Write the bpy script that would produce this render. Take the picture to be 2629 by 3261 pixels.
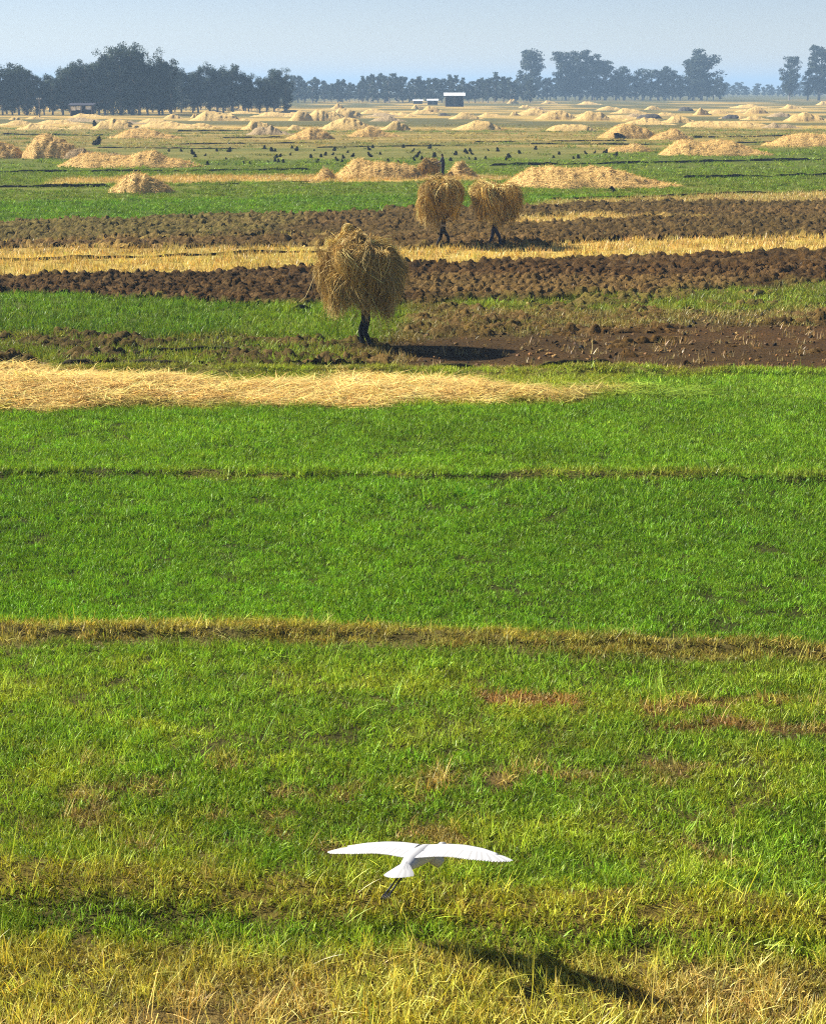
import bpy, bmesh, math, random
import numpy as np
from mathutils import Vector, Matrix
R = math.radians
random.seed(7); rng = np.random.default_rng(11)
for o in list(bpy.data.objects): bpy.data.objects.remove(o)
sc = bpy.context.scene
COL = sc.collection

# ---------------------------------------------------------------- camera
CW, CH, F, HZ, CAMH = 2629.0, 3261.0, 5500.0, 278.0, 6.8
PITCH = math.atan((CH / 2 - HZ) / F)
cam_d = bpy.data.cameras.new('camera'); cam = bpy.data.objects.new('camera', cam_d); COL.objects.link(cam)
cam.location = (0, 0, CAMH); cam.rotation_euler = (math.pi / 2 - PITCH, 0, 0)
cam_d.sensor_fit = 'HORIZONTAL'; cam_d.sensor_width = 36.0; cam_d.lens = 36.0 * F / CW
cam_d.clip_start = 0.1; cam_d.clip_end = 20000
sc.camera = cam

# ---------------------------------------------------------------- sun and sky
SUN_EL = R(38); SUN_H = (-0.95, 0.31)              # the sun stands to the left, a little ahead
h_ = math.hypot(*SUN_H); SUN = Vector((SUN_H[0] / h_ * math.cos(SUN_EL), SUN_H[1] / h_ * math.cos(SUN_EL), math.sin(SUN_EL)))
w = bpy.data.worlds.new('World'); sc.world = w; w.use_nodes = True
nt = w.node_tree; nt.nodes.clear()
sky = nt.nodes.new('ShaderNodeTexSky'); sky.sky_type = 'NISHITA'; sky.sun_disc = False
sky.sun_elevation = SUN_EL; sky.sun_rotation = math.atan2(SUN.x, SUN.y)
sky.altitude = 2000; sky.air_density = 1.0; sky.dust_density = 0.1; sky.ozone_density = 2.2
bg = nt.nodes.new('ShaderNodeBackground'); bg.inputs[1].default_value = 0.05
wo = nt.nodes.new('ShaderNodeOutputWorld'); hue = nt.nodes.new('ShaderNodeMix'); hue.data_type = 'RGBA'; hue.blend_type = 'MULTIPLY'; hue.inputs[0].default_value = 1.0; hue.inputs[7].default_value = (1.06, 0.95, 1.0, 1)
nt.links.new(sky.outputs[0], hue.inputs[6]); nt.links.new(hue.outputs[2], bg.inputs[0]); nt.links.new(bg.outputs[0], wo.inputs[0])
sl = bpy.data.lights.new('sun', 'SUN'); sl.energy = 5.0; sl.angle = R(0.53); sl.color = (1.0, 0.94, 0.84)
so = bpy.data.objects.new('sun', sl); COL.objects.link(so); so.rotation_euler = SUN.to_track_quat('Z', 'Y').to_euler()
so.location = (-40, 13, 40)
sc.view_settings.view_transform = 'Standard'; sc.view_settings.look = 'None'
sc.view_settings.exposure = 1.18; sc.view_settings.gamma = 1.0; sc.view_settings.use_curve_mapping = False
sc.render.engine = 'CYCLES'
cy = sc.cycles
cy.use_denoising = False; cy.max_bounces = 5; cy.diffuse_bounces = 2; cy.glossy_bounces = 1; cy.transmission_bounces = 2
cy.volume_bounces = 0; cy.transparent_max_bounces = 4; cy.use_adaptive_sampling = True; cy.adaptive_threshold = 0.01
cy.caustics_reflective = False; cy.caustics_refractive = False
sc.render.filter_size = 1.2 if hasattr(sc.render, 'filter_size') else 1.5
cy.pixel_filter_type = 'BLACKMAN_HARRIS'; cy.filter_width = 1.15

# ---------------------------------------------------------------- pixel <-> ground
cp, sp = math.cos(PITCH), math.sin(PITCH)
def G(x, y, z=0.0):
    """photo pixel -> point of the ground plane (height z)"""
    u = (x - CW / 2) / F; v = (CH / 2 - y) / F
    d = (u, cp + v * sp, -sp + v * cp); t = (CAMH - z) / -d[2]
    return Vector((d[0] * t, d[1] * t, z))
def ppm(y): return cp * (y - HZ) / CAMH              # photo pixels per metre at the ground row y
def px_of(X, Y):
    zc = Y * cp + CAMH * sp; yc = Y * sp - CAMH * cp
    return CW / 2 + F * X / zc, CH / 2 - F * yc / zc

# ---------------------------------------------------------------- numpy noise
def hash2(i, j, s):
    n = (i.astype(np.int64) * 374761393 + j.astype(np.int64) * 668265263 + s * 974711) & 0xffffffff
    n = ((n ^ (n >> 13)) * 1274126177) & 0xffffffff
    return ((n ^ (n >> 16)) & 0xffff) / 65535.0
def vnoise(x, y, s=0):
    x = np.asarray(x, float); y = np.asarray(y, float)
    i = np.floor(x); j = np.floor(y); fx = x - i; fy = y - j
    fx = fx * fx * (3 - 2 * fx); fy = fy * fy * (3 - 2 * fy)
    a = hash2(i, j, s); b = hash2(i + 1, j, s); c = hash2(i, j + 1, s); d = hash2(i + 1, j + 1, s)
    return (a * (1 - fx) + b * fx) * (1 - fy) + (c * (1 - fx) + d * fx) * fy
def fbm(x, y, s=0, o=4):
    t = 0; a = 0.5; n = 0
    for k in range(o):
        t = t + a * vnoise(np.asarray(x) * 2 ** k, np.asarray(y) * 2 ** k, s + k * 17); n += a; a *= 0.5
    return t / n
def sstep(a, b, x):
    t = np.clip((x - a) / (b - a), 0, 1); return t * t * (3 - 2 * t)

# ---------------------------------------------------------------- materials
def newmat(name):
    m = bpy.data.materials.new(name); m.use_nodes = True; m.node_tree.nodes.clear(); return m, m.node_tree
def N(nt, t, **kw):
    n = nt.nodes.new(t)
    for k, v in kw.items():
        if hasattr(n, k): setattr(n, k, v)
        else: n.inputs[k.replace('_', ' ')].default_value = v
    return n
def mixc(nt, blend, fac, a, b):
    n = nt.nodes.new('ShaderNodeMix'); n.data_type = 'RGBA'; n.blend_type = blend
    if isinstance(fac, (int, float)): n.inputs[0].default_value = fac
    else: nt.links.new(fac, n.inputs[0])
    for k, s in ((6, a), (7, b)):
        if isinstance(s, tuple): n.inputs[k].default_value = (*s, 1) if len(s) == 3 else s
        else: nt.links.new(s, n.inputs[k])
    return n.outputs[2]
def rng_map(nt, s, a, b, lo, hi):
    n = nt.nodes.new('ShaderNodeMapRange'); nt.links.new(s, n.inputs[0])
    for k, v in zip((1, 2, 3, 4), (a, b, lo, hi)): n.inputs[k].default_value = v
    return n.outputs[0]
def noise(nt, scale, detail=4, rough=0.6, vec=None, stretch=None):
    n = nt.nodes.new('ShaderNodeTexNoise'); n.inputs['Scale'].default_value = scale
    n.inputs['Detail'].default_value = detail; n.inputs['Roughness'].default_value = rough
    if vec is not None:
        if stretch:
            mp = nt.nodes.new('ShaderNodeMapping'); mp.inputs['Scale'].default_value = stretch
            nt.links.new(vec, mp.inputs[0]); vec = mp.outputs[0]
        nt.links.new(vec, n.inputs['Vector'])
    return n.outputs[0]
def simple(name, col, rough=0.8, spec=0.2, var=0.25, scale=6, bump=0.0):
    m, t = newmat(name); g = t.nodes.new('ShaderNodeNewGeometry')
    f = rng_map(t, noise(t, scale, 5, 0.65, g.outputs['Position']), 0.25, 0.75, 1 - var, 1 + var)
    v = t.nodes.new('ShaderNodeVectorMath'); v.operation = 'SCALE'; v.inputs[0].default_value = col; t.links.new(f, v.inputs['Scale'])
    b = N(t, 'ShaderNodeBsdfPrincipled', Roughness=rough); b.inputs['Specular IOR Level'].default_value = spec
    t.links.new(v.outputs[0], b.inputs['Base Color'])
    if bump:
        bp = N(t, 'ShaderNodeBump', Strength=0.6, Distance=bump); t.links.new(noise(t, scale * 3, 5, 0.7, g.outputs['Position']), bp.inputs['Height'])
        t.links.new(bp.outputs[0], b.inputs['Normal'])
    o = t.nodes.new('ShaderNodeOutputMaterial'); t.links.new(b.outputs[0], o.inputs[0]); return m

def mat_ground():
    m, t = newmat('field_ground'); a = N(t, 'ShaderNodeAttribute', attribute_name='gc'); g = t.nodes.new('ShaderNodeNewGeometry')
    P = g.outputs['Position']
    n1 = noise(t, 1.1, 6, 0.7, P); n2 = noise(t, 9, 5, 0.7, P); n3 = noise(t, 0.12, 5, 0.65, P, (0.35, 1, 1))
    c = mixc(t, 'MULTIPLY', 1.0, a.outputs['Color'], mixc(t, 'MIX', rng_map(t, n1, 0.3, 0.7, 0, 1), (0.7, 0.72, 0.68), (1.3, 1.28, 1.22)))
    c = mixc(t, 'MULTIPLY', 1.0, c, mixc(t, 'MIX', rng_map(t, n2, 0.3, 0.7, 0, 1), (0.6, 0.6, 0.58), (1.35, 1.35, 1.3)))
    c = mixc(t, 'MULTIPLY', 1.0, c, mixc(t, 'MIX', rng_map(t, n3, 0.35, 0.65, 0, 1), (0.82, 0.88, 0.8), (1.18, 1.12, 1.15)))
    b = N(t, 'ShaderNodeBsdfPrincipled', Roughness=0.95); b.inputs['Specular IOR Level'].default_value = 0.1
    t.links.new(c, b.inputs['Base Color'])
    bp = N(t, 'ShaderNodeBump', Strength=0.8, Distance=0.12); t.links.new(n2, bp.inputs['Height']); t.links.new(bp.outputs[0], b.inputs['Normal'])
    o = t.nodes.new('ShaderNodeOutputMaterial'); t.links.new(b.outputs[0], o.inputs[0]); return m

def mat_plant(name, trans=0.3, gloss=0.06, rough=0.4):
    """leaf or stalk: colour from the instance's tint, varied blade by blade"""
    m, t = newmat(name)
    a = N(t, 'ShaderNodeAttribute', attribute_name='tint'); a.attribute_type = 'INSTANCER'
    bv = N(t, 'ShaderNodeAttribute', attribute_name='bv')
    mul = mixc(t, 'MULTIPLY', 1.0, a.outputs['Color'], bv.outputs['Color'])
    d = N(t, 'ShaderNodeBsdfDiffuse'); tr = N(t, 'ShaderNodeBsdfTranslucent'); gl = N(t, 'ShaderNodeBsdfGlossy', Roughness=rough)
    t.links.new(mul, d.inputs[0]); t.links.new(mixc(t, 'MULTIPLY', 1.0, mul, (1.25, 1.2, 0.55)), tr.inputs[0])
    m1 = t.nodes.new('ShaderNodeMixShader'); m1.inputs[0].default_value = trans; t.links.new(d.outputs[0], m1.inputs[1]); t.links.new(tr.outputs[0], m1.inputs[2])
    m2 = t.nodes.new('ShaderNodeMixShader'); m2.inputs[0].default_value = gloss; t.links.new(m1.outputs[0], m2.inputs[1]); t.links.new(gl.outputs[0], m2.inputs[2])
    o = t.nodes.new('ShaderNodeOutputMaterial'); t.links.new(m2.outputs[0], o.inputs[0]); return m

def mat_attr(name, rough=0.8, trans=0.15, attr='bv', spec=0.15):
    """colour straight from the mesh's own vertex colours"""
    m, t = newmat(name); bv = N(t, 'ShaderNodeAttribute', attribute_name=attr)
    d = N(t, 'ShaderNodeBsdfPrincipled', Roughness=rough); d.inputs['Specular IOR Level'].default_value = spec
    t.links.new(bv.outputs['Color'], d.inputs['Base Color'])
    tr = N(t, 'ShaderNodeBsdfTranslucent'); t.links.new(bv.outputs['Color'], tr.inputs[0])
    m1 = t.nodes.new('ShaderNodeMixShader'); m1.inputs[0].default_value = trans; t.links.new(d.outputs[0], m1.inputs[1]); t.links.new(tr.outputs[0], m1.inputs[2])
    o = t.nodes.new('ShaderNodeOutputMaterial'); t.links.new(m1.outputs[0], o.inputs[0]); return m

def mat_straw(name, a=(0.68, 0.44, 0.14), b=(0.34, 0.20, 0.06), hi=(0.84, 0.585, 0.215)):
    m, t = newmat(name); g = t.nodes.new('ShaderNodeNewGeometry'); P = g.outputs['Position']
    n1 = noise(t, 0.9, 5, 0.7, P); n2 = noise(t, 5, 6, 0.8, P, (1, 1, 0.35))
    c = mixc(t, 'MIX', rng_map(t, n1, 0.3, 0.72, 0, 1), hi, a)
    c = mixc(t, 'MIX', rng_map(t, n2, 0.48, 0.72, 0, 0.75), c, b)
    s = N(t, 'ShaderNodeBsdfPrincipled', Roughness=0.85); s.inputs['Specular IOR Level'].default_value = 0.15
    t.links.new(c, s.inputs['Base Color'])
    bp = N(t, 'ShaderNodeBump', Strength=1.0, Distance=0.35); t.links.new(n2, bp.inputs['Height']); t.links.new(bp.outputs[0], s.inputs['Normal'])
    o = t.nodes.new('ShaderNodeOutputMaterial'); t.links.new(s.outputs[0], o.inputs[0]); return m

M = {'ground': mat_ground(), 'grass': mat_plant('grass_blade', 0.26, 0.015, 0.42), 'dry': mat_plant('dry_stalk', 0.2, 0.05, 0.45),
     'clod': mat_plant('soil_clod', 0.0, 0.02, 0.6), 'strawattr': mat_attr('straw_stalk', 0.7, 0.10),
     'straw': mat_straw('straw_heap'), 'straw_old_and_shaded': mat_straw('weathered_and_shaded_straw', (0.42, 0.30, 0.15), (0.17, 0.12, 0.06), (0.55, 0.40, 0.2)),
     'straw_grey': mat_straw('grey_old_straw', (0.10, 0.09, 0.075), (0.045, 0.045, 0.045), (0.16, 0.14, 0.11)),
     'straw_core': mat_straw('shaded_inner_straw', (0.20, 0.13, 0.045), (0.09, 0.06, 0.02), (0.28, 0.19, 0.07)), 'bank': simple('bank_soil', (0.055, 0.042, 0.026), 0.95, 0.05, 0.5, 5, 0.06),
     'leaf': mat_attr('leaf', 0.6, 0.25), 'bark': simple('pale_bark', (0.33, 0.29, 0.24), 0.9, 0.1, 0.3, 1.5),
     'cloth_dark': simple('dark_trousers', (0.018, 0.020, 0.026), 0.85, 0.15, 0.35, 14), 'cloth_blue': simple('navy_cloth', (0.020, 0.020, 0.045), 0.85, 0.15, 0.35, 12),
     'shirt': simple('dark_brown_shirt', (0.035, 0.022, 0.017), 0.9, 0.1, 0.4, 12), 'shirt_pale': simple('pale_hem', (0.36, 0.33, 0.33), 0.9, 0.1, 0.2, 12),
     'skin': simple('brown_skin', (0.085, 0.045, 0.028), 0.6, 0.3, 0.12, 20), 'hair': simple('black_hair', (0.010, 0.009, 0.008), 0.8, 0.2, 0.2, 30),
     'white_sheet': simple('white_sheeting', (0.80, 0.81, 0.80), 0.6, 0.3, 0.06, 1), 'wood': simple('grey_wood', (0.24, 0.22, 0.20), 0.85, 0.2, 0.3, 4),
     'dim': simple('dark_mat_wall', (0.050, 0.050, 0.065), 0.9, 0.1, 0.3, 2), 'feather': None, 'black': simple('black_leg', (0.012, 0.012, 0.012), 0.5, 0.4, 0.2, 30),
     'beak': simple('yellow_bill', (0.62, 0.40, 0.06), 0.5, 0.4, 0.1, 30), 'darkplant': mat_attr('dark_plant', 0.8, 0.1)}

# ---------------------------------------------------------------- mesh helpers
def mesh_np(name, V, faces, mats=(), col=None, smooth=False, colname='bv'):
    """faces: int array (n,k) or list of such arrays"""
    me = bpy.data.meshes.new(name); V = np.asarray(V, np.float32)
    if not isinstance(faces, list): faces = [faces]
    faces = [np.asarray(f, np.int32) for f in faces if len(f)]
    me.vertices.add(len(V)); me.vertices.foreach_set('co', V.ravel())
    loops = np.concatenate([f.ravel() for f in faces]); sizes = np.concatenate([np.full(len(f), f.shape[1], np.int32) for f in faces])
    me.loops.add(len(loops)); me.loops.foreach_set('vertex_index', loops)
    me.polygons.add(len(sizes)); st = np.concatenate([[0], np.cumsum(sizes)[:-1]]).astype(np.int32)
    me.polygons.foreach_set('loop_start', st); me.polygons.foreach_set('loop_total', sizes)
    if smooth: me.polygons.foreach_set('use_smooth', np.ones(len(sizes), bool))
    for m in mats: me.materials.append(m)
    if col is not None:
        a = me.color_attributes.new(colname, 'FLOAT_COLOR', 'POINT')
        c = np.ones((len(V), 4), np.float32); c[:, :3] = col; a.data.foreach_set('color', c.ravel())
    me.update(); me.validate(); return me
def link(name, me, parent=None, loc=(0, 0, 0), rot=(0, 0, 0)):
    o = bpy.data.objects.new(name, me); COL.objects.link(o); o.location = loc; o.rotation_euler = rot
    if parent is not None: o.parent = parent
    return o
def tag(o, label, cat, group=None, kind=None):
    o['label'] = label; o['category'] = cat
    if group: o['group'] = group
    if kind: o['kind'] = kind
    return o
def struct(o, label=None):
    o['kind'] = 'structure'
    if label: o['label'] = label
    return o

# ================================================================ THE FIELDS
# every strip of the plain: limits traced once in the photograph, then fixed on the ground
LAY = []
def layer(top, bot, gc, pc=None, grass=0, stub=0, clod=0, straw=0, x0=None, x1=None, soft=6, jag=10, amt=1.0, patch=None, xs=70):
    LAY.append(dict(top=top, bot=bot, gc=gc, pc=pc or gc, ch=(grass, stub, clod, straw), x0=x0, x1=x1, soft=soft, jag=jag, amt=amt, patch=patch, xs=xs))
GREEN = (0.180, 0.270, 0.034); GREEN2 = (0.055, 0.150, 0.018); YGREEN = (0.155, 0.175, 0.035); KHAKI = (0.20, 0.165, 0.07)
SOIL = (0.070, 0.042, 0.022); SOILD = (0.022, 0.013, 0.007); STRAWC = (0.52, 0.365, 0.15); DRYC = (0.36, 0.28, 0.10); UND = (0.042, 0.048, 0.015)
H = lambda y: [(0, y), (CW, y)]
# --- far plain
layer(H(200), H(425), (0.105, 0.103, 0.050), (0.2, .18, .08), grass=.4, soft=4, jag=2)
layer(H(405), H(520), (0.22, 0.175, 0.065), (0.34, .28, .09), grass=.35, stub=.2, soft=10, jag=5)
layer(H(405), H(500), (0.085, 0.105, 0.028), (.14, .18, .04), grass=.6, soft=8, jag=3, amt=0.8, patch=(0.016, 0.35, 0.52, 0.64))
layer(H(322), H(412), (0.50, 0.35, 0.15), soft=8, jag=4, amt=0.8, patch=(0.028, 0.05, 0.46, 0.60))
layer(H(425), H(505), (0.38, 0.28, 0.12), soft=8, jag=3, amt=0.7, patch=(0.012, 0.28, 0.58, 0.68))
layer([(0, 500), (700, 505), (1400, 500), (CW, 470)], H(725), (0.095, 0.125, 0.018), (0.185, 0.220, 0.026), grass=0.7, soft=4, jag=4)
layer([(0, 470), (1500, 468)], [(0, 510), (1500, 505)], (0.14, 0.15, 0.045), soft=5, jag=4, amt=0.8, x1=1900)
layer([(0, 575), (200, 568), (600, 560), (1000, 556)], [(0, 590), (600, 582), (1000, 573)], STRAWC, (0.5, .36, .16), stub=0.8, x0=190, x1=1100, jag=5, soft=3, amt=0.9)
layer([(960, 566), (1560, 556)], [(960, 582), (1560, 574)], STRAWC, (0.5, .36, .16), stub=.9, x0=950, x1=1580, jag=5, soft=3)
layer([(0, 588), (900, 585)], [(0, 612), (900, 600)], YGREEN, x1=1000, soft=4, jag=5, amt=.7, patch=(0.05, 0.3, 0.45, 0.6))
layer(H(570), [(0, 655), (CW, 620)], (0.17, 0.17, 0.045), YGREEN, grass=.6, x0=1900, soft=8, jag=6, amt=0.6, patch=(0.03, 0.3, 0.42, 0.6))
layer([(0, 640), (1300, 620)], [(0, 730), (CW, 700)], (0.070, 0.120, 0.010), (0.150, 0.230, 0.016), grass=1.0, soft=8, jag=6, x1=1950)
layer([(1500, 660), (1750, 640), (2100, 628), (CW, 610)], [(1500, 665), (CW, 662)], (0.32, 0.25, 0.10), (0.40, .31, .12), stub=.8, grass=.2, x0=1700, soft=4, jag=6)
# --- ploughed strip with straw bits
layer([(0, 718), (300, 705), (900, 690), (1300, 672), (1650, 660), (2100, 648), (CW, 646)], [(0, 830), (1000, 815), (1650, 795), (CW, 775)], (0.058, 0.042, 0.021), (0.22, .18, .07), clod=0.9, grass=.15, stub=.15, jag=10, soft=3)
layer([(0, 718), (900, 690)], [(0, 775), (900, 745)], (0.085, 0.080, 0.034), (0.18, .19, .06), clod=.8, grass=.35, x1=950, soft=4, jag=8)
layer([(0, 772), (250, 768), (900, 750)], [(0, 780), (900, 760)], (0.36, 0.27, 0.11), (0.45, .34, .14), stub=.7, soft=2, jag=5, x1=1100, amt=0.9)
layer([(0, 790), (350, 790), (900, 783)], [(0, 835), (900, 808)], (0.42, 0.31, 0.12), (0.5, .37, .15), stub=1, x1=1150, soft=3, jag=6, amt=.9)
layer([(1600, 692), (1900, 686), (2250, 690)], [(1600, 722), (1900, 706), (2250, 696)], (0.46, 0.34, 0.13), (0.5, .37, .15), stub=1, x0=1600, x1=2300, soft=3, jag=6)
# --- stubble strip
layer([(0, 812), (1000, 798), (1300, 792), (1650, 788), (2000, 765), (CW, 755)], [(0, 892), (700, 872), (1300, 850), (1650, 840), (CW, 808)], (0.46, 0.34, 0.12), (0.56, .41, .15), stub=1.0, soft=3, jag=8)
# --- dark ploughed strip
layer([(0, 892), (700, 872), (1300, 850), (1650, 840), (2200, 822), (CW, 806)], [(0, 938), (350, 950), (760, 972), (1000, 990), (1650, 962), (2200, 935), (CW, 905)], SOILD, SOIL, clod=1.5, stub=.06, soft=2, jag=8)
layer([(1500, 890), (2300, 890)], [(1500, 952), (2200, 935)], (0.115, 0.078, 0.040), (0.36, .26, .12), clod=.9, stub=.35, x0=1350, x1=2400, soft=8, jag=12, amt=0.8)
# --- mixed ground round the nearest carrier
layer([(0, 938), (350, 950), (760, 972), (1000, 990), (1650, 960), (2200, 932), (CW, 900)], H(1200), (0.085, 0.060, 0.028), (0.24, .20, .07), clod=.42, grass=.28, stub=.45, soft=3, jag=10)
layer([(0, 938), (350, 950), (760, 972), (1000, 988)], [(0, 1062), (400, 1075), (800, 1068), (1060, 1050)], (0.075, 0.11, 0.022), (0.145, 0.205, 0.032), grass=1.0, x1=1020, soft=5, jag=14)
layer([(880, 975), (1180, 975)], [(880, 1085), (1180, 1095)], (0.12, 0.15, 0.03), (0.19, 0.24, 0.035), grass=1.0, stub=.15, x0=820, x1=1190, soft=8, jag=16)
layer([(1500, 960), (2200, 930), (CW, 898)], [(1500, 990), (2200, 995), (CW, 985)], (0.09, 0.09, 0.028), (0.21, .22, .05), grass=.65, clod=.35, stub=.2, x0=1480, soft=10, jag=16, amt=.9)
layer([(0, 1068), (1000, 1080)], [(0, 1190), (1000, 1185)], (0.050, 0.043, 0.018), (0.22, .23, .06), grass=.50, clod=.48, stub=.28, x1=1150, soft=10, jag=20, amt=.9)
layer([(1300, 1095), (1560, 1075), (2000, 1045), (CW, 1035)], [(1300, 1172), (CW, 1190)], (0.064, 0.036, 0.015), (0.24, .17, .08), clod=.13, stub=.08, x0=1250, soft=10, jag=12)
# --- straw strip
layer([(0, 1190), (600, 1190), (1000, 1185), (1950, 1180), (2200, 1188), (CW, 1186)], [(0, 1320), (1000, 1315), (2000, 1300), (2300, 1290), (CW, 1285)], (0.16, 0.15, 0.05), (0.28, .28, .06), grass=.8, stub=.10, soft=5, jag=12)
layer([(1950, 1200), (CW, 1195)], H(1330), UND, (0.21, 0.29, 0.05), grass=1.1, x0=1950, soft=12, jag=14)
layer([(0, 1198), (400, 1210), (850, 1232), (1100, 1200), (1500, 1225), (2000, 1245)], [(0, 1305), (600, 1292), (1200, 1285), (1500, 1275), (2000, 1262)], (0.50, 0.34, 0.13), (0.66, .46, .19), stub=0, straw=1.0, x1=1850, xs=480, soft=9, jag=30)
# --- near green fields
layer([(0, 1312), (1000, 1302), (2000, 1282), (CW, 1270)], H(1540), UND, GREEN, grass=1.1, soft=6, jag=12)
layer([(0, 1512), (1700, 1520)], [(0, 1532), (1700, 1534)], (0.15, 0.13, 0.05), (0.28, .26, .08), grass=.6, stub=.4, soft=7, jag=12, amt=.75, patch=(0.4, .5, .35, .6))
layer(H(1535), [(0, 2005), (1300, 2015), (2000, 2040), (CW, 2085)], UND, (0.165, 0.262, 0.034), grass=1.1, soft=8, jag=12)
layer([(0, 1995), (700, 2000), (1300, 2010), (2000, 2038), (CW, 2085)], [(0, 2046), (700, 2054), (1300, 2060), (2000, 2084), (CW, 2128)], (0.09, 0.075, 0.03), (0.32, .28, .065), grass=1.0, stub=.45, soft=14, jag=30, amt=.9)
layer([(0, 2062), (700, 2075), (1300, 2078), (2000, 2095), (CW, 2140)], H(3700), (0.07, 0.065, 0.024), (0.200, 0.270, 0.042), grass=1.1, stub=.10, soft=20, jag=36, amt=0.97)
layer(H(2150), H(2900), (0.08, 0.075, 0.028), (0.34, .335, .07), grass=1.1, stub=.25, soft=60, jag=40, amt=0.75, patch=(0.8, 1.2, 0.46, 0.66))
layer([(1480, 2205), (2100, 2230), (CW, 2250)], [(1480, 2280), (2100, 2320), (CW, 2350)], (0.17, 0.085, 0.045), (0.33, .19, .09), grass=.35, stub=.5, x0=1480, soft=24, jag=40, amt=.9, patch=(0.9, 2.2, 0.42, 0.58))
layer(H(2400), H(2800), (0.13, 0.085, 0.045), (0.36, .27, .11), grass=.45, stub=.5, soft=60, jag=30, amt=.8, patch=(1.6, 2.2, 0.62, 0.72))
layer([(0, 2790), (900, 2820), (1500, 2860), (CW, 2890)], [(0, 2880), (900, 2920), (1500, 2960), (CW, 3010)], (0.13, 0.105, 0.03), (0.38, .35, .06), grass=1.1, stub=.4, soft=25, jag=30, amt=.9)
layer([(0, 2990), (800, 3000), (1500, 3010), (CW, 3040)], H(3800), (0.11, 0.085, 0.035), (0.38, .33, .075), grass=.75, stub=1.6, soft=50, jag=40, amt=.9)
layer(H(3100), H(3800), (0.13, 0.095, 0.045), (0.40, .31, .12), grass=.5, stub=1.6, soft=60, jag=40, amt=.85, patch=(0.8, 1.0, 0.42, 0.58))

def field(X, Y):
    """ground colour, plant colour and the four cover densities at world points"""
    px, py = px_of(X, Y); n = len(X)
    gc = np.tile(np.array([0.15, 0.14, 0.06]), (n, 1)); pc = gc.copy(); ch = np.zeros((n, 4))
    sc_ = np.clip((py - HZ) / 250.0, 0.12, 6.0)
    e1 = fbm(X * 0.9, Y * 0.45, 3, 4) - 0.5; e2 = fbm(X * 0.12, Y * 0.12, 9, 3) - 0.5
    for k, L in enumerate(LAY):
        tx, ty = zip(*L['top']); bx, by = zip(*L['bot'])
        j = (e1 * 2.0 + e2) * L['jag']
        a = sstep(-L['soft'], L['soft'], py - np.interp(px, tx, ty) + j) * sstep(-L['soft'], L['soft'], np.interp(px, bx, by) - py - j * 0.9)
        if L['x0'] is not None: a *= sstep(-70, 70, px - L['x0'] + e2 * 260)
        if L['x1'] is not None: a *= sstep(-L['xs'], L['xs'], L['x1'] - px + e2 * 260)
        if L['patch']:
            fx, fy, lo, hi = L['patch']; a *= sstep(lo, hi, fbm(X * fx, Y * fy, 40 + k, 4))
        a = (a * L['amt'])[:, None]
        gc = gc * (1 - a) + np.array(L['gc']) * a; pc = pc * (1 - a) + np.array(L['pc']) * a; ch = ch * (1 - a) + np.array(L['ch']) * a
    gc = gc * np.array([1.06, 1.0, 0.70]); leafy = sstep(0.85, 1.05, pc[:, 1:2] / pc[:, 0:1])
    pc = pc * (np.array([1.16, 1.14, 0.92]) * (1 - leafy) + np.array([1.05, 1.24, 0.52]) * leafy)
    return gc, pc, ch
RIDGE = [([(-900, 2018), (0, 2020), (700, 2025), (1300, 2035), (2000, 2062), (CW, 2108), (3400, 2150)], 0.09, 0.09, 0.40),
         ([(-900, 1520), (0, 1520), (800, 1518), (1700, 1526), (CW, 1535)], 0.10, 0.10, 0.5),
         ([(-900, 2810), (0, 2830), (900, 2868), (1500, 2905), (CW, 2950), (3400, 2980)], 0.14, 0.40, 0.7),
         ([(-900, 1192), (0, 1192), (1900, 1190), (CW, 1196)], 0.16, 0.25, 0.5)]
def height(X, Y):
    """low swells and the grassy ridges between the fields, steeper on the camera side"""
    X = np.atleast_1d(np.asarray(X, float)); Y = np.atleast_1d(np.asarray(Y, float))
    z = (fbm(X * 0.25, Y * 0.25, 71, 3) - 0.5) * 0.10 * np.clip(1 - Y / 400, 0, 1)
    px, _ = px_of(X, np.maximum(Y, 9.5)); wob = (fbm(X * 0.8, X * 0 + 5, 61, 4) - 0.5) * 0.5
    for pts, h, wf, wb in RIDGE:
        xs, ys = zip(*pts); py = np.interp(px, xs, ys); Yl = CAMH / np.tan(PITCH + np.arctan((py - CH / 2) / F)) + wob
        d = Y - Yl; z = z + h * (0.55 + 0.9 * fbm(X * 0.6 + h * 90, X * 0, 63, 3)) * np.exp(-(d / np.where(d < 0, wf, wb)) ** 2)
    return z
def build_ground():
    rows = [8000, 4500, 2800, 1900, 1450] + [G(0, y).y for y in np.concatenate([np.arange(308, 1340, 3.0), np.arange(1340, 3500, 6.5)])] + [9.0, 5.0, -20, -120]
    rows = np.array(rows); us = np.linspace(-2.2, 2.2, 460); us = np.sign(us) * np.abs(us) ** 1.6 * 0.62
    V = np.zeros((len(rows), len(us), 3))
    for i, d in enumerate(rows): V[i, :, 0] = us * max(d, 14.0); V[i, :, 1] = d
    V = V.reshape(-1, 3); V[:, 2] = height(V[:, 0], V[:, 1])
    safe = V[:, 1].copy(); safe[safe < 9.5] = 9.5
    gc, pc, ch = field(V[:, 0], safe)
    nr, nc = len(rows), len(us); idx = np.arange(nr * nc).reshape(nr, nc)
    Fq = np.stack([idx[:-1, :-1], idx[1:, :-1], idx[1:, 1:], idx[:-1, 1:]], -1).reshape(-1, 4)
    me = mesh_np('ground', V, Fq, [M['ground']], gc, True, 'gc')
    return struct(link('ground', me))
build_ground()

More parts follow.
